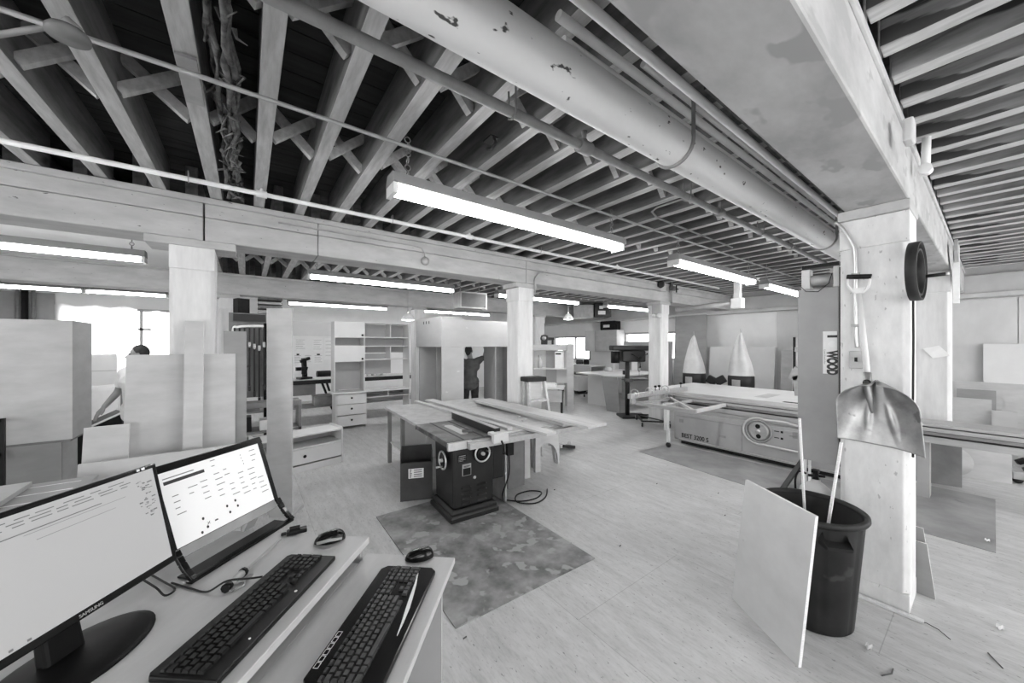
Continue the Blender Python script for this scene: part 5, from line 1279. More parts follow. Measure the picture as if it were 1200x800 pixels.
tag(obj('white_tray', MB().box(-0.28, 0.28, -0.18, 0.18, 0, 0.08).box(-0.2, 0.24, -0.14, 0.14, 0.08, 0.11), M['paper'], None, su_pt(-0.6, -0.2, 0.6605), math.radians(-48)), 'white tray of papers on the small desk right of the middle column', 'tray')
vp = su_pt(-0.82, 0.15, 1.1505)
vs = thing('bottle', 'white spray bottle on the open shelf right of the middle column', 'bottle', vp)
obj('bottle_body', MB().lathe([(0.001, 0), (0.06, 0), (0.06, 0.2), (0.02, 0.28), (0.02, 0.3)], 14), M['lam'], vs)
obj('bottle_cap', MB().box(-0.05, 0.03, -0.02, 0.02, 0.3, 0.36), M['galv'], vs)
mc = thing('small_machine', 'dark small machine standing on top of the open shelf unit', 'machine', su_pt(-0.62, 0.15, z_t - 0.0195), math.radians(-48))
obj('machine_body', MB().box(-0.16, 0.02, -0.1, 0.1, 0, 0.26).cyl((-0.07, -0.11, 0.17), (-0.07, 0.1, 0.17), 0.11, None, 14), M['dark_metal'], mc, bevel=0.01)
obj('machine_face', MB().lathe([(0.001, -0.13), (0.06, -0.125), (0.06, -0.11)], 14, c=(-0.07, 0, 0.18), axis='y'), M['galv'], mc)
obj('machine_arm', MB().box(0.02, 0.2, -0.04, 0.04, 0.12, 0.2).box(0.13, 0.19, -0.05, 0.05, 0.0, 0.12), M['dark_metal'], mc, bevel=0.008)
sheet('tilted_board', 'grey board standing tilted behind the open shelf unit, before the far window', 'board', (7.55, 7.55), (7.95, 7.55), 1.80, (0.0, 0.10), 0.02, [M['ply_grey'], M['ply_edge']])
# far bench and cabinets by the right wall
fb_ = thing('far_bench', 'long workbench under the far window with clutter on it', 'workbench', (10.2, 8.0, 0))
obj('bench_top', MB().box(0, 0.9, 0.9, 4.6, 0.98, 1.04), M['lam'], fb_)
obj('apron', MB().box(0.02, 0.06, 0.9, 4.6, 0.76, 0.979), M['lam'], fb_)
obj('leg', MB().box(0.05, 0.15, 0.95, 1.05, 0, 0.76), M['ply_grey'], fb_)
obj('leg', MB().box(0.05, 0.15, 4.4, 4.5, 0, 0.76), M['ply_grey'], fb_)
obj('lower_box', MB().box(0.2, 0.8, 1.5, 4.0, 0, 0.7), M['dark_panel'], fb_)
for i, (y, r, h, m) in enumerate(((10.9, 0.1, 0.14, 'dark_metal'), (10.55, 0.12, 0.16, 'black'), (10.2, 0.09, 0.12, 'galv'), (9.8, 0.13, 0.17, 'dark_metal'), (9.45, 0.08, 0.2, 'black'))):
    o = tag(obj('hand_tool', MB().box(-r, r, -r, r, 0, h * 0.6).cyl((0, -r, h * 0.6), (0, r, h * 0.6), h * 0.4, None, 10), M[m], None, (10.6, y, 1.0405), 0.3 * i, bevel=0.01), 'dark hand tool lying on the far bench under the window', 'tool', 'tools on the far bench')
lowc = thing('low_cabinet', 'white low cabinet before the far bench', 'cabinet', (9.65, 8.95, 0))
obj('cabinet_body', MB().box(0, 0.5, 0, 1.2, 0.12, 0.66), M['lam'], lowc, bevel=0.004)
for y in (0.05, 1.05): obj('foot', MB().box(0.05, 0.45, y, y + 0.1, 0, 0.119), M['black'], lowc)
wc = thing('wall_cabinet', 'pale wall cabinet beside the far window, a black tool case on top', 'cabinet', (10.7, 8.1, 1.55))
obj('cabinet_body', MB().box(0.021, 0.49, 0, 1.5, 0, 0.80), M['ply'], wc)
for y0 in (0.0, 0.52, 1.02): obj('door', MB().box(0, 0.02, y0 + 0.003, y0 + (0.515 if y0 == 0 else 0.49), 0.003, 0.80), M['lam'] if y0 > 0.9 else M['ply'], wc)
tb = thing('tool_case', 'black tool case with a white panel on the far wall cabinet', 'tool case', (10.93, 8.62, 2.352), 0.0)
obj('case_body', MB().box(-0.16, 0.2, -0.38, 0.3, 0.0, 0.34), M['black'], tb, bevel=0.03)
obj('case_label', MB().box(-0.165, -0.161, -0.15, 0.14, 0.1, 0.2), M['paper'], tb)
obj('case_strap', MB().box(-0.1, 0.1, -0.42, -0.385, 0.0, 0.2), M['black'], tb, bevel=0.01)
cb2 = thing('cube_shelf', 'small open box shelf on the bench left of the drill press', 'shelf', (9.6, 6.70, 0.98))
obj('box_frame', MB().box(0, 0.3, 0, 0.02, 0, 0.78).box(0, 0.3, 0.7, 0.72, 0, 0.78).box(0, 0.3, 0.021, 0.699, 0, 0.02).box(0, 0.3, 0.021, 0.699, 0.38, 0.40).box(0, 0.3, 0.021, 0.699, 0.76, 0.78), M['lam'], cb2)
obj('back_board', MB().box(0.28, 0.3, 0.021, 0.699, 0.021, 0.76), M['lam_in'], cb2)
bt = thing('side_bench', 'pale bench with a tapered end panel left of the drill press', 'bench', (7.9, 5.95, 0))
obj('bench_top', MB().box(0, 2.2, 0.0, 1.5, 0.94, 0.975), M['lam'], bt)
obj('end_panel', MB().taper((0.0, 0.02, -0.08, 0.36), (0.0, 0.02, 0.02, 0.55), 0, 0.939), M['ply_grey'], bt)
obj('end_panel', MB().box(2.15, 2.17, 0.05, 1.45, 0, 0.939), M['ply'], bt)
obj('front_panel', MB().box(0.5, 0.52, 0.7, 1.48, 0, 0.939), M['lam'], bt)
tag(obj('round_clock', MB().lathe([(0.001, 0.14), (0.09, 0.13), (0.13, 0.05), (0.13, 0.0), (0.001, 0)], 18), M['galv'], None, (9.1, 7.2, 0.9755)), 'round grey motor housing on the side bench', 'motor housing')
# dollies
def dolly(label, x, y, rz, w, d, m):
    t = thing('wheeled_dolly', label, 'dolly', (x, y, 0), rz)
    obj('deck_frame', MB().bar((-w, -d, 0.13), (w, -d, 0.13), 0.04, 0.03).bar((-w, d, 0.13), (w, d, 0.13), 0.04, 0.03).bar((-w, -d, 0.13), (-w, d, 0.13), 0.04, 0.03).bar((w, -d, 0.13), (w, d, 0.13), 0.04, 0.03).bar((-w, -d, 0.125), (w, d, 0.125), 0.05, 0.015), M[m], t)
    for sx in (-1, 1):
        for sy2 in (-1, 1):
            c = obj('caster', MB().lathe([(0.001, -0.018), (0.045, -0.015), (0.05, 0), (0.045, 0.015), (0.001, 0.018)], 14, c=(sx * w, sy2 * d, 0.05), axis='y'), M['rubber'], t)
            obj('caster_fork', MB().box(sx * w - 0.025, sx * w + 0.025, sy2 * d - 0.026, sy2 * d - 0.02, 0.05, 0.114).box(sx * w - 0.025, sx * w + 0.025, sy2 * d + 0.02, sy2 * d + 0.026, 0.05, 0.114), M['galv'], c)
    return t
p = at_z(702, 463); dolly('dark wheeled dolly on the open floor before the far bench', p.x - 0.25, p.y - 0.1, 0.4, 0.42, 0.3, 'dark_metal')
p = at_z(766, 498); dolly('dark wheeled dolly under the outer end of the crosscut frame', p.x + 0.1, p.y + 0.1, 0.75, 0.38, 0.28, 'dark_metal')
# drill press
dp = thing('drill_press', 'dark floor drill press before the far column', 'drill press', (7.62, 5.45, 0), math.radians(55))
obj('base', MB().box(-0.25, 0.25, -0.45, 0.2, 0, 0.06), M['dark_metal'], dp, bevel=0.015)
obj('column', MB().cyl((0, 0, 0.06), (0, 0, 1.62), 0.055, None, 18), M['dark_metal'], dp)
obj('table', MB().box(-0.24, 0.24, -0.5, -0.08, 0.93, 0.97).box(-0.07, 0.07, -0.12, 0.07, 0.88, 0.96), M['iron'], dp, bevel=0.008)
hd = obj('head', MB().box(-0.13, 0.13, -0.42, 0.16, 1.38, 1.66), M['dark_metal'], dp, bevel=0.03)
obj('belt_cover', MB().box(-0.16, 0.16, -0.5, 0.42, 1.66, 1.79), M['dark_metal'], dp, bevel=0.03)
obj('motor', MB().cyl((0, 0.30, 1.35), (0, 0.30, 1.64), 0.11, None, 18), M['black'], dp)
obj('quill', MB().cyl((0, -0.3, 1.22), (0, -0.3, 1.38), 0.035, None, 12).cyl((0, -0.3, 1.13), (0, -0.3, 1.22), 0.022, 0.03, 12).cyl((0, -0.3, 1.02), (0, -0.3, 1.13), 0.007, None, 8), M['galv'], dp)
hm = MB().cyl((-0.13, -0.25, 1.47), (-0.19, -0.25, 1.47), 0.04, None, 12)
for k in range(3):
    t = 0.5 + k * 2 * PI / 3; hm.cyl((-0.18, -0.25, 1.47), (-0.18, -0.25 + 0.2 * math.cos(t), 1.47 + 0.2 * math.sin(t)), 0.01, None, 8).ball((-0.18, -0.25 + 0.21 * math.cos(t), 1.47 + 0.21 * math.sin(t)), 0.022, n=8)
obj('feed_handle', hm, M['black'], dp)
cr_ = MB().cyl((0.06, 0.0, 0.92), (0.16, 0, 0.92), 0.012, None, 8).bar((0.16, -0.09, 0.92), (0.16, 0.09, 0.92), 0.015, 0.015).bar((0.16, 0, 0.83), (0.16, 0, 1.01), 0.015, 0.015)
obj('table_crank', cr_, M['black'], dp)
obj('switch_box', MB().box(0.1, 0.2, -0.03, 0.05, 1.05, 1.15), M['black'], dp)
# dust collectors
def collector(label, x, y, bag_h):
    t = thing('dust_collector', label, 'dust collector', (x, y, 0))
    obj('lower_bag', MB().lathe([(0.001, 0.02), (0.24, 0.03), (0.27, 0.12), (0.27, 0.55), (0.255, 0.70)], 24), M['bag'], t)
    obj('black_band', MB().lathe([(0.26, 0.70), (0.285, 0.71), (0.285, 1.02), (0.27, 1.04), (0.20, 1.05)], 28), M['dark_metal'], t)
    obj('band_plate', MB().box(-0.30, -0.283, -0.09, 0.09, 0.76, 0.95), M['galv'], t)
    def bagf(u, v):
        th = 2 * PI * u; r = 0.27 * (1 - v) ** 0.75 + 0.012
        fold = 1 + 0.42 * math.cos(3 * th + 1.2) * v ** 0.7 * (1 - 0.3 * v) + 0.16 * math.sin(5 * th + 3 * v) * v ** 0.6
        return (r * fold * math.cos(th) * (1 - 0.25 * v), r * fold * math.sin(th) + 0.05 * math.sin(v * PI) * (v - 0.3), 1.045 + bag_h * v)
    obj('upper_bag', MB().grid(bagf, 40, 18), M['bag'], t)
    obj('bag_loop', MB().tube([(0, 0, 1.045 + bag_h - 0.02), (0, 0.01, 1.045 + bag_h + 0.1)], 0.008, 6), M['galv'], t)
    for k in range(3):
        a = k * 2 * PI / 3 + 0.3
        obj('leg', MB().bar((0.28 * math.cos(a), 0.28 * math.sin(a), 0), (0.285 * math.cos(a), 0.285 * math.sin(a), 0.75), 0.03, 0.03), M['dark_metal'], t)
    return t
collector('dust collector with a slumped white filter bag, before the tall plywood sheet', 9.75, 4.85, 1.02)
c2 = collector('dust collector with the taller pointed white filter bag, before the white wall boards', 9.85, 3.74, 1.06)
ln_ = thing('blower', 'black blower joining the two dust collectors', 'blower', (9.78, 4.3, 0))
obj('blower_arm', MB().bar((-0.02, 0.20, 0.93), (0.0, 0.0, 0.82), 0.12, 0.2).bar((0.0, 0.0, 0.82), (0.03, -0.20, 0.95), 0.12, 0.2), M['dark_metal'], ln_, bevel=0.02)
obj('blower_housing', MB().cyl((-0.05, 0, 0.62), (0.12, 0, 0.62), 0.16, None, 20), M['galv'], ln_)
obj('stand', MB().box(-0.12, 0.16, -0.14, 0.14, 0, 0.48), M['dark_metal'], ln_, bevel=0.01)
lean = sheet('plywood_sheet', 'tall grey plywood sheet standing against the far wall behind a dust collector', 'board', (10.70, 5.98), (10.70, 5.02), 2.70, (0.14, 0), 0.02, [M['ply_grey'], M['ply_grey']])
sheet('white_board', 'white board against the far wall between the two dust collectors', 'board', (10.75, 4.95), (10.75, 3.35), 1.75, (0.14, 0), 0.02, [M['lam'], M['ply_edge']])
sheet('white_board', 'narrow grey board with pegs, left of the white locker', 'board', (10.72, 3.2), (10.72, 2.86), 1.68, (0.14, 0), 0.02, [M['ply'], M['ply_edge']])
sheet('grey_board', 'grey board standing before the window behind the drill press', 'board', (10.85, 8.0), (10.85, 6.15), 1.92, (0.14, 0), 0.02, [M['lam_in'], M['ply_edge']])
lk = thing('locker', 'white tall locker with a dark edge behind the panel saw, left of the sticker panel', 'locker', (10.25, 1.4, 0))
obj('locker_body', MB().box(0.021, 0.6, 0, 1.42, 0, 1.98), M['lam'], lk)
obj('door', MB().box(0, 0.02, 0.01, 1.30, 0.02, 1.78), M['lam'], lk, bevel=0.003)
obj('top_panel', MB().box(0, 0.02, 0.01, 1.30, 1.79, 1.97), M['lam'], lk)
obj('dark_edge', MB().box(0.0, 0.02, 1.35, 1.40, 0, 1.98).box(0.05, 0.5, 0.2, 1.3, 1.981, 2.03), M['dark_metal'], lk)
# back wall bench, rack of clamps, notices
bb = thing('back_bench', 'dark workbench with a pale top along the back wall', 'workbench', (-0.6, 9.55, 0))
obj('bench_top', MB().box(0, 4.8, 0, 0.75, 0.93, 0.98), M['lam_grey'], bb)
obj('front_rail', MB().box(0, 4.8, -0.03, -0.001, 0.88, 0.97), M['black_matte'], bb)
for x in (0.1, 2.3, 4.6): obj('leg', MB().box(x, x + 0.1, 0.05, 0.15, 0, 0.929), M['ply_grey'], bb)
obj('lower_shelf', MB().box(0.2, 4.6, 0.1, 0.7, 0.30, 0.33), M['ply_grey'], bb)
obj('drawer_box', MB().box(1.3, 1.9, 0.04, 0.6, 0.62, 0.87), M['dark_panel'], bb)
for i, (x, w, h, m) in enumerate(((-0.2, 0.3, 0.25, 'black'), (0.35, 0.25, 0.3, 'lam_grey'), (1.5, 0.4, 0.2, 'pipe_g'), (2.6, 0.5, 0.22, 'ply'), (3.3, 0.3, 0.26, 'dark_panel'))):
    tag(obj('stored_box', MB().box(-w / 2, w / 2, -0.2, 0.2, 0, h).box(-w / 2 - 0.01, w / 2 + 0.01, -0.21, 0.21, h, h + 0.03), M[m], None, (x, 9.95, 0.3305), bevel=0.004), 'box stored on the shelf under the back bench', 'box', 'boxes under the back bench')
tv = at_y(357, 445, 9.85)
bs = thing('bench_tool', 'black upright bench tool with a cross arm on the back bench, before pinned papers', 'tool', (tv.x, 9.85, 0.9805), 0.4)
obj('tool_base', MB().box(-0.14, 0.14, -0.1, 0.12, 0, 0.05), M['black'], bs, bevel=0.01)
obj('tool_column', MB().bar((0.02, 0.03, 0.05), (-0.02, 0.0, 0.5), 0.09, 0.09).bar((-0.1, 0, 0.42), (0.12, 0, 0.5), 0.06, 0.07).cyl((-0.05, -0.05, 0.12), (-0.02, -0.05, 0.3), 0.05, 0.07, 12), M['black'], bs, bevel=0.01)
obj('tool_arm', MB().bar((-0.2, 0.0, 0.25), (0.0, 0.0, 0.25), 0.05, 0.08), M['black'], bs)
gs = at_z(384, 480)
ge = thing('grinder_stand', 'dark slanted stand with a grinder at the end of the back bench', 'stand', (gs.x, gs.y, 0), 0.1)
obj('stand_leg', MB().bar((-0.2, 0.0, 0.92), (0.12, 0.0, 0.0), 0.06, 0.05).bar((-0.05, 0.1, 0.92), (0.22, 0.1, 0.0), 0.05, 0.05), M['black'], ge)
obj('grinder', MB().cyl((-0.26, 0.05, 1.0), (0.08, 0.05, 1.0), 0.09, None, 14).cyl((0.08, 0.05, 1.0), (0.16, 0.05, 1.0), 0.04, None, 10), M['black'], ge)
crk = thing('clamp_rack', 'pipe rack for long bar clamps left of the tall white panel', 'rack', (-0.05, 7.55, 0))
zt_ = 2.12
obj('rack_pipe', MB().tube(smooth_path([(-0.14, 0, 0), (-0.14, 0, 1.5), (-0.14, 0, zt_ - 0.08), (-0.08, 0, zt_ - 0.02), (0.1, -0.05, zt_), (0.30, -0.1, zt_)]), 0.022, 10), M['pipe_w'], crk)
obj('rack_pipe', MB().tube([(0.30, -0.1, 0), (0.30, -0.1, zt_ + 0.05)], 0.03, 10), M['black'], crk)
obj('back_board', MB().box(-0.2, 0.32, 0.03, 0.05, 0.9, 2.34), M['dark_panel'], crk)
obj('rack_bar', MB().box(-0.14, 0.3, -0.04, 0.0, 2.2, 2.32), M['dark_metal'], crk)
for i in range(7):
    x = -0.17 + 0.066 * i; L = 1.05 + 0.1 * (i % 3)
    c = thing('hanging_bar_clamp', 'black bar clamp hanging in the clamp rack', 'clamp', (x, 7.40, 2.08 - L), 0, 'bar clamps in the rack')
    obj('clamp_bar', MB().box(-0.012, 0.012, -0.01, 0.01, 0, L), M['black'], c)
    obj('clamp_jaw', MB().box(-0.018, 0.018, -0.11, -0.011, 0.02, 0.09), M['dark_metal'], c)
    obj('clamp_screw', MB().box(-0.018, 0.018, -0.09, -0.011, L * 0.72, L * 0.72 + 0.06).ball((0, -0.08, L * 0.72 - 0.01), 0.022, n=8), M['galv'], c)
dk2 = at_d(283, 362, 7.0)
tag(obj('dark_speaker', MB().box(-0.10, 0.10, -0.1, 0.1, -0.25, 0.2).box(-0.07, 0.07, -0.104, -0.1, -0.2, 0.14), M['black_matte'], None, dk2, 0.4, bevel=0.006), 'dark loudspeaker box hung high by the clamp rack', 'loudspeaker')
ldr = thing('hanging_timber_shelf', 'dark timber rack shelf above the clamp rack', 'shelf', (0.15, 7.75, 2.36))
for k in range(4): obj('timber', MB().box(0.0, 0.36, -0.1, 0.3, 0.08 * k, 0.08 * k + 0.04), M['rust' if k % 2 else 'ply_grey'], ldr)
tag(obj('low_shelf', MB().box(-0.4, 0.75, -0.35, 0.1, 0.86, 0.90).box(-0.4, 0.75, -0.37, -0.351, 0.84, 0.92).box(-0.4, 0.75, -0.35, 0.1, 0.45, 0.48).box(-0.4, -0.36, -0.35, 0.1, 0, 0.86).box(0.71, 0.75, -0.35, 0.1, 0, 0.86).box(-0.4, 0.75, -0.35, 0.1, 0.12, 0.15), M['dark_panel'], None, (-0.05, 7.0, 0)), 'grey low shelf below the clamp rack, stuffed with dark gear', 'shelf')
for i, (x, z, w, h, m) in enumerate(((-0.2, 0.9005, 0.3, 0.05, 'lam'), (-0.15, 0.4805, 0.4, 0.22, 'black'), (0.3, 0.4805, 0.3, 0.16, 'lam'), (0.0, 0.1505, 0.5, 0.2, 'dark_panel'), (0.42, 0.1505, 0.3, 0.25, 'ply'))):
    tag(obj('stored_case', MB().box(-w / 2, w / 2, -0.15, 0.12, 0, h).box(-w / 4, w / 4, -0.17, -0.15, h * 0.4, h * 0.6), M[m], None, (x, 6.86, z), bevel=0.006), ('flat white case lying on top of the low shelf by the clamp rack', 'black case on the low shelf by the clamp rack', 'white case on the low shelf by the clamp rack', 'dark wide case at the bottom of the low shelf', 'pale case at the bottom of the low shelf')[i], 'case')
# notices pinned over the bench
def notice(label, u0, u1, v0, v1, clip=False, board=False, name='mounted_paper', m='paper', y=13.072):
    a, b = at_y(u0, v0, y), at_y(u1, v1, y)
    zc = (a.z + b.z) / 2; xc = (a.x + b.x) / 2; w, h = (b.x - a.x) / 2, abs(a.z - b.z) / 2
    t = thing(name, label, 'paper' if not board else 'board', (xc, y, zc))
    obj('sheet', MB().box(-w, w, 0, 0.006, -h, h), M[m], t)
    if not board:
        q = MB()
        for k in range(5): q.box(-w * 0.75, w * (0.75 - 0.3 * (k % 2)), -0.002, -0.0005, h * (0.7 - 0.33 * k), h * (0.7 - 0.33 * k) + 0.008)
        obj('writing', q, M['ink_l'], t)
    if clip: obj('clip', MB().box(-w * 0.3, w * 0.3, -0.015, -0.001, h * 0.8, h * 1.1), M['black'], t)
notice('long white strip panel on the wall above the pinned papers', 342, 391, 376, 394, board=True, name='mounted_board', m='lam')
notice('larger pinned plan sheet, left one in the upper row over the back bench', 345, 359, 396, 411)
notice('pinned sheet, right one in the upper row over the back bench', 366, 378, 396, 412)
notice('clipboard at the left of the lower row over the back bench', 344, 354, 415, 427, True)
notice('pinned paper in the middle of the lower row, behind the black bench tool', 356, 366, 415, 426)
notice('clipboard at the right of the lower row over the back bench', 367, 379, 415, 426, True)
notice('pinned map with dark lines beside the wall unit door', 380, 392, 396, 421)

# far left behind the carcass
for i, u in enumerate((20, 29, 39)):
    q = at_y(u, 350, 12.95)
    tag(obj('wall_pipe', MB().cyl((0, 0, 0), (0, 0, 3.1), 0.05 if i == 1 else 0.03, None, 10), M['pipe_g' if i != 1 else 'dark_metal'], None, (q.x, 12.95, 0.001)), ('thin vertical pipe on the back wall, leftmost of three beside the window', 'thick dark vertical pipe on the back wall, middle of three beside the window', 'thin vertical pipe on the back wall, right of the thick one')[i], 'pipe')
struct('trim_6', MB().box(-5.9, -3.62, 13.05, 13.09, 0.2, 3.0), M['grey_mach'])
ww = thing('white_sheet', 'white board standing in front of the bright window', 'board', (-2.75, 11.2, 0))
a, b = at_y(106, 415, 11.2), at_y(137, 415, 11.2)
obj('board_sheet', MB().box(a.x - 0.8 + 2.75, b.x + 2.75, 0, 0.02, 0.0, a.z), M['lam'], ww)
obj('board_line', MB().box(a.x - 0.8 + 2.75, b.x + 2.75, -0.003, -0.0005, a.z - 0.36, a.z - 0.345), M['galv'], ww)
ct = thing('cloth_table', 'table draped in white cloth behind the carcass', 'table', at_d(112, 455, 5.9))
czz = ct.location.z; ct.location.z = 0
def clf(u, v):
    x = -0.7 + 1.0 * u; 
    if v < 0.4: return (x, 0.5 - v * 2.0, czz + 0.02 + 0.01 * math.sin(u * 8))
    t = (v - 0.4) / 0.6
    return (x + 0.03 * math.sin(t * 5), -0.31 - 0.05 * math.sin(u * 14) * t, czz + 0.02 - 0.55 * t)
obj('cloth', MB().grid(clf, 30, 20), M['cloth'], ct)
obj('table_top', MB().box(-0.68, 0.26, -0.28, 0.48, czz - 0.03, czz), M['lam_in'], ct)
for x in (-0.66, 0.20):
    for y in (-0.26, 0.42): obj('leg', MB().box(x, x + 0.05, y, y + 0.05, 0, czz - 0.031), M['lam_in'], ct)
dbx = thing('dark_case', 'dark slanting case below the white cloth, behind the low pale panel', 'case', at_d(122, 492, 5.3), 0.5)
dbx.location.z = 0; dz = at_d(122, 488, 5.3).z
obj('case_body', MB().add([(-0.3, -0.1, 0), (0.2, -0.1, 0), (0.2, 0.25, 0), (-0.3, 0.25, 0), (-0.3, -0.1, dz - 0.18), (0.2, -0.1, dz + 0.05), (0.2, 0.25, dz + 0.05), (-0.3, 0.25, dz - 0.18)],
    [(0, 3, 2, 1), (4, 5, 6, 7), (0, 1, 5, 4), (2, 3, 7, 6), (0, 4, 7, 3), (1, 2, 6, 5)]), M['black'], dbx)
obj('lid_edge', MB().bar((-0.3, -0.1, dz - 0.17), (0.2, -0.1, dz + 0.06), 0.03, 0.02), M['lam'], dbx)

# =====================================================================
# PEOPLE
# =====================================================================
def capsule(bm, p0, p1, r0, r1, n=14):
    p0, p1 = Vector(p0), Vector(p1); d = (p1 - p0); L = d.length; d.normalize(); a, b = frame_of(d)
    rings = []
    for k in range(4): t = -PI / 2 + PI / 2 * k / 3.0; rings.append((p0 + d * (math.sin(t) * r0), max(1e-4, math.cos(t) * r0)))
    for k in range(4): t = PI / 2 * k / 3.0; rings.append((p1 + d * (math.sin(t) * r1), max(1e-4, math.cos(t) * r1)))
    bm.tube([r[0] for r in rings], [r[1] for r in rings], n)
def fuse(name, mb, m, parent, vox=0.011, smooth=6):
    me = mb.mesh(name, m); o = bpy.data.objects.new(name, me); C.objects.link(o)
    r = o.modifiers.new('r', 'REMESH'); r.mode = 'VOXEL'; r.voxel_size = vox
    s = o.modifiers.new('s', 'SMOOTH'); s.iterations = smooth; s.factor = 0.5
    bpy.context.view_layer.update()
    m2 = bpy.data.meshes.new_from_object(o.evaluated_get(bpy.context.evaluated_depsgraph_get()))
    bpy.data.objects.remove(o)
    for p in m2.polygons: p.use_smooth = True
    o = link(bpy.data.objects.new(name, m2)); o.parent = parent
    if not m2.materials: m2.materials.append(m)
    return o
def person(label, loc, rz, J, shirt, trousers, sleeve, skin_m):
    """J: joints in local space, facing -y. sleeve: fraction of the forearm covered (0 = short sleeve)"""
    t = thing('person', label, 'person', loc, rz)
    b = MB()
    hip, chest, neck, head = map(Vector, (J['hip'], J['chest'], J['neck'], J['head']))
    capsule(b, hip + Vector((-0.06, 0, 0)), hip + Vector((0.06, 0, 0)), 0.125, 0.125)
    capsule(b, hip, chest, 0.13, 0.15)
    capsule(b, chest + Vector((-0.08, 0, 0)), chest + Vector((0.08, 0, 0)), 0.125, 0.125)
    capsule(b, chest, neck, 0.10, 0.062); capsule(b, neck, head, 0.058, 0.062)
    f = J.get('face', Vector((0, -1, 0))); f = Vector(f).normalized(); sdv = f.cross(Vector((0, 0, 1))).normalized()
    b.ball(head + Vector((0, 0, 0.04)) - f * 0.01, 0.078, 0.092, 0.112, 20)
    capsule(b, head + f * 0.045 + Vector((0, 0, -0.045)), head + f * 0.055 + Vector((0, 0, -0.05)), 0.042, 0.036)
    capsule(b, head + f * 0.085 + Vector((0, 0, 0.03)), head + f * 0.108 + Vector((0, 0, 0.0)), 0.010, 0.016)
    for s in (-1, 1): capsule(b, head + sdv * s * 0.08 + Vector((0, 0, 0.045)), head + sdv * s * 0.084 + Vector((0, 0, 0.005)), 0.014, 0.010)
    hands = []
    for s in ('L', 'R'):
        sh, el, wr = map(Vector, (J['sh' + s], J['el' + s], J['wr' + s]))
        capsule(b, chest + (sh - chest) * 0.5, sh, 0.09, 0.066); capsule(b, sh, el, 0.056, 0.044); capsule(b, el, wr, 0.043, 0.029)
        d = (wr - el).normalized(); pd = Vector(J.get('palm' + s, (0, 0, -1))); sd_ = d.cross(pd).normalized()
        pal = wr + d * 0.085
        for k in (-1.5, -0.5, 0.5, 1.5): capsule(b, wr + d * 0.01 + sd_ * k * 0.011, pal + sd_ * k * 0.021, 0.016, 0.013)
        for k, L in ((-1.5, 0.062), (-0.5, 0.078), (0.5, 0.083), (1.5, 0.072)):
            q0 = pal + sd_ * k * 0.021; q1 = q0 + d * L * 0.5 + pd * 0.012; q2 = q1 + d * L * 0.4 + pd * 0.03
            capsule(b, q0, q1, 0.0105, 0.0095, 8); capsule(b, q1, q2, 0.0095, 0.008, 8)
        tb_ = wr + d * 0.025 + sd_ * 0.03; t1 = tb_ + sd_ * 0.03 + d * 0.03 + pd * 0.012; capsule(b, tb_, t1, 0.014, 0.011, 8); capsule(b, t1, t1 + d * 0.035 + pd * 0.01, 0.011, 0.009, 8)
        hp_, kn, an = map(Vector, (J['hp' + s], J['kn' + s], J['an' + s]))
        capsule(b, hp_, kn, 0.085, 0.058); capsule(b, kn, an, 0.056, 0.038)
        capsule(b, an + Vector((0, 0.02, -0.04)), an + Vector((0, -0.14, -0.055)), 0.036, 0.03)
    fuse('body', b, skin_m, t, 0.0085, 3)
    e = MB()
    for s in (-1, 1): e.ball(head + f * 0.078 + sdv * s * 0.031 + Vector((0, 0, 0.042)), 0.011, n=8)
    obj('eyes', e, M['black'], t)
    mo_ = MB(); mo_.ball(head + f * 0.094 + Vector((0, 0, -0.043)), 0.022, 0.006, 0.006, 10); obj('mouth', mo_, M['pipe_g'], t)
    h = MB(); h.ball(head + Vector((0, 0, 0.06)) - f * 0.022, 0.086, 0.094, 0.106, 20)
    h.ball(head + Vector((0, 0, 0.0)) - f * 0.058, 0.06, 0.05, 0.075, 14)
    fuse('hair', h, M['hair'], t, 0.012, 3)
    c = MB(); w = 0.016
    capsule(c, hip + Vector((-0.06, 0, 0)), hip + Vector((0.06, 0, 0)), 0.13 + w, 0.13 + w); capsule(c, hip, chest, 0.135 + w, 0.152 + w); capsule(c, hip + Vector((-0.05, 0, -0.06)), hip + Vector((0.05, 0, -0.06)), 0.132 + w, 0.132 + w)
    capsule(c, chest + Vector((-0.08, 0, 0)), chest + Vector((0.08, 0, 0)), 0.128 + w, 0.128 + w); capsule(c, chest, chest + (neck - chest) * 0.7, 0.10 + w, 0.066 + w)
    for s in ('L', 'R'):
        sh, el, wr = map(Vector, (J['sh' + s], J['el' + s], J['wr' + s]))
        capsule(c, chest + (sh - chest) * 0.5, sh, 0.09 + w, 0.07 + w); capsule(c, sh, sh + (el - sh) * (1.0 if sleeve > 0 else 0.62), 0.06 + w, 0.05 + w)
        if sleeve > 0: capsule(c, el, el + (wr - el) * sleeve, 0.046 + w, 0.036 + w)
    fuse('shirt', c, shirt, t, 0.012, 5)
    c = MB(); w = 0.014
    capsule(c, hip + Vector((-0.06, 0, -0.03)), hip + Vector((0.06, 0, -0.03)), 0.128 + w, 0.128 + w)
    for s in ('L', 'R'):
        hp_, kn, an = map(Vector, (J['hp' + s], J['kn' + s], J['an' + s]))
        capsule(c, hp_, kn, 0.088 + w, 0.062 + w); capsule(c, kn, an, 0.06 + w, 0.044 + w)
    fuse('trousers', c, trousers, t, 0.012, 5)
    for s in ('L', 'R'):
        an = Vector(J['an' + s]); c = MB()
        capsule(c, an + Vector((0, 0.03, -0.035)), an + Vector((0, -0.15, -0.047)), 0.05, 0.042)
        fuse('shoe', c, M['black_matte'], t, 0.012, 3)
    return t
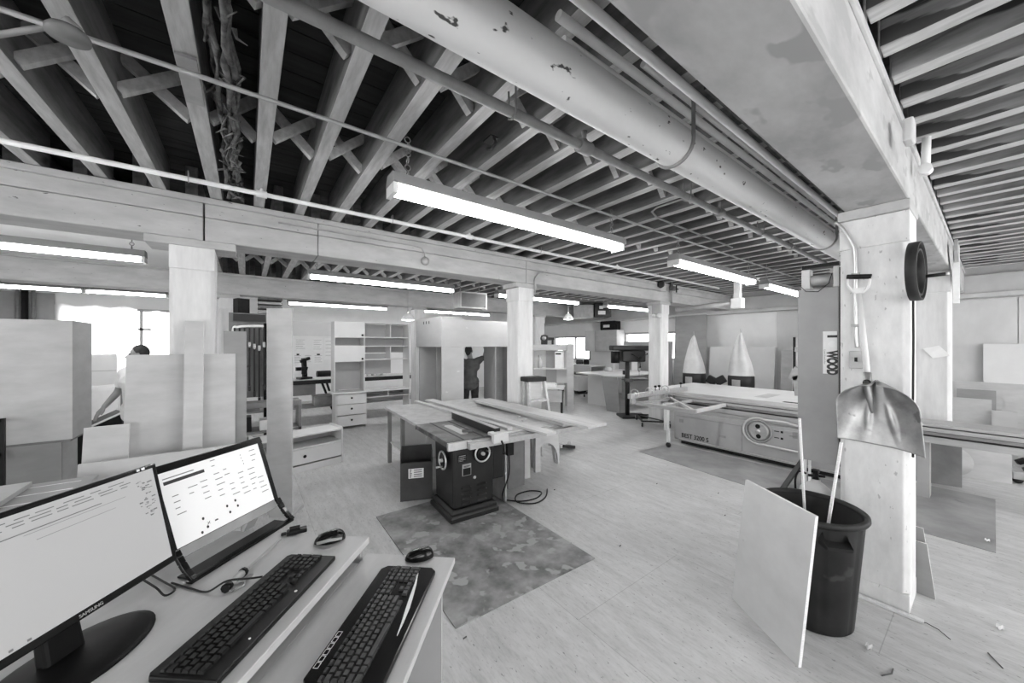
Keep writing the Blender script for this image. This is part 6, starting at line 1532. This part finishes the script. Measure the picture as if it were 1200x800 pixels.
SY = dict(hip=(0, 0, 0.97), chest=(0, 0.0, 1.32), neck=(0, 0.0, 1.50), head=(0, -0.02, 1.64),
          shL=(0.2, 0, 1.43), shR=(-0.2, 0, 1.43), hpL=(0.1, 0, 0.92), hpR=(-0.1, 0, 0.92), knL=(0.11, -0.02, 0.5), knR=(-0.11, -0.02, 0.5), anL=(0.12, 0.0, 0.09), anR=(-0.12, 0.0, 0.09))
j1 = dict(SY); j1.update(elR=(-0.27, -0.03, 1.20), wrR=(-0.30, -0.16, 1.02), elL=(0.27, 0.0, 1.14), wrL=(0.24, -0.2, 1.0), palmR=(0, 0, -1), palmL=(0, 0, -1), face=(-0.6, -0.8, 0))
P1 = at_d(164, 410, 4.65)
person('person with dark hair and a white shirt behind the leaning plywood, arm reaching down', (P1.x, P1.y, 0), YAW - 0.1, {k: v for k, v in j1.items()}, M['shirt_w'], M['jeans'], 0.0, M['skin'])
j2 = dict(SY); j2.update(head=(0.03, -0.04, 1.63), elL=(0.29, -0.05, 1.18), wrL=(0.26, -0.28, 1.10), elR=(-0.32, -0.06, 1.52), wrR=(-0.37, -0.24, 1.70), shR=(-0.2, 0, 1.45), palmR=(0, -0.5, -0.85), palmL=(0, 0, -1), face=(-0.3, -0.95, 0))
P2 = at_d(551, 410, 8.1)
person('person in a dark shirt seen from behind through the wardrobe gap, one arm raised', (P2.x, P2.y, 0), YAW + PI + 0.15, j2, M['shirt_d'], M['jeans'], 0.0, M['skin'])

# =====================================================================
# CAMERA, DAYLIGHT, EXPOSURE
# =====================================================================
cam = bpy.data.cameras.new('camera'); cam.sensor_width = 36.0; cam.sensor_fit = 'HORIZONTAL'
cam.lens = F / 1200 * 36.0; cam.shift_y = 4.0 / 1200; cam.clip_start = 0.02
co = link(bpy.data.objects.new('camera', cam)); co.location = CAM; co.rotation_euler = (PI / 2, 0, YAW)
bpy.context.scene.camera = co
w = bpy.data.worlds.new('daylight'); bpy.context.scene.world = w; w.use_nodes = True
bg = w.node_tree.nodes['Background']; bg.inputs['Color'].default_value = (1, 1, 1, 1); bg.inputs['Strength'].default_value = 8.0
sc = bpy.context.scene
sc.view_settings.view_transform = 'Standard'; sc.view_settings.look = 'None'; sc.view_settings.gamma = 1.0
sc.view_settings.use_curve_mapping = False; sc.view_settings.exposure = 0.15
try:
    sc.cycles.max_bounces = 8; sc.cycles.diffuse_bounces = 4; sc.cycles.glossy_bounces = 3; sc.cycles.transmission_bounces = 6
    sc.cycles.use_denoising = True; sc.cycles.sample_clamp_indirect = 6.0; sc.cycles.caustics_reflective = False; sc.cycles.caustics_refractive = False
except Exception: pass
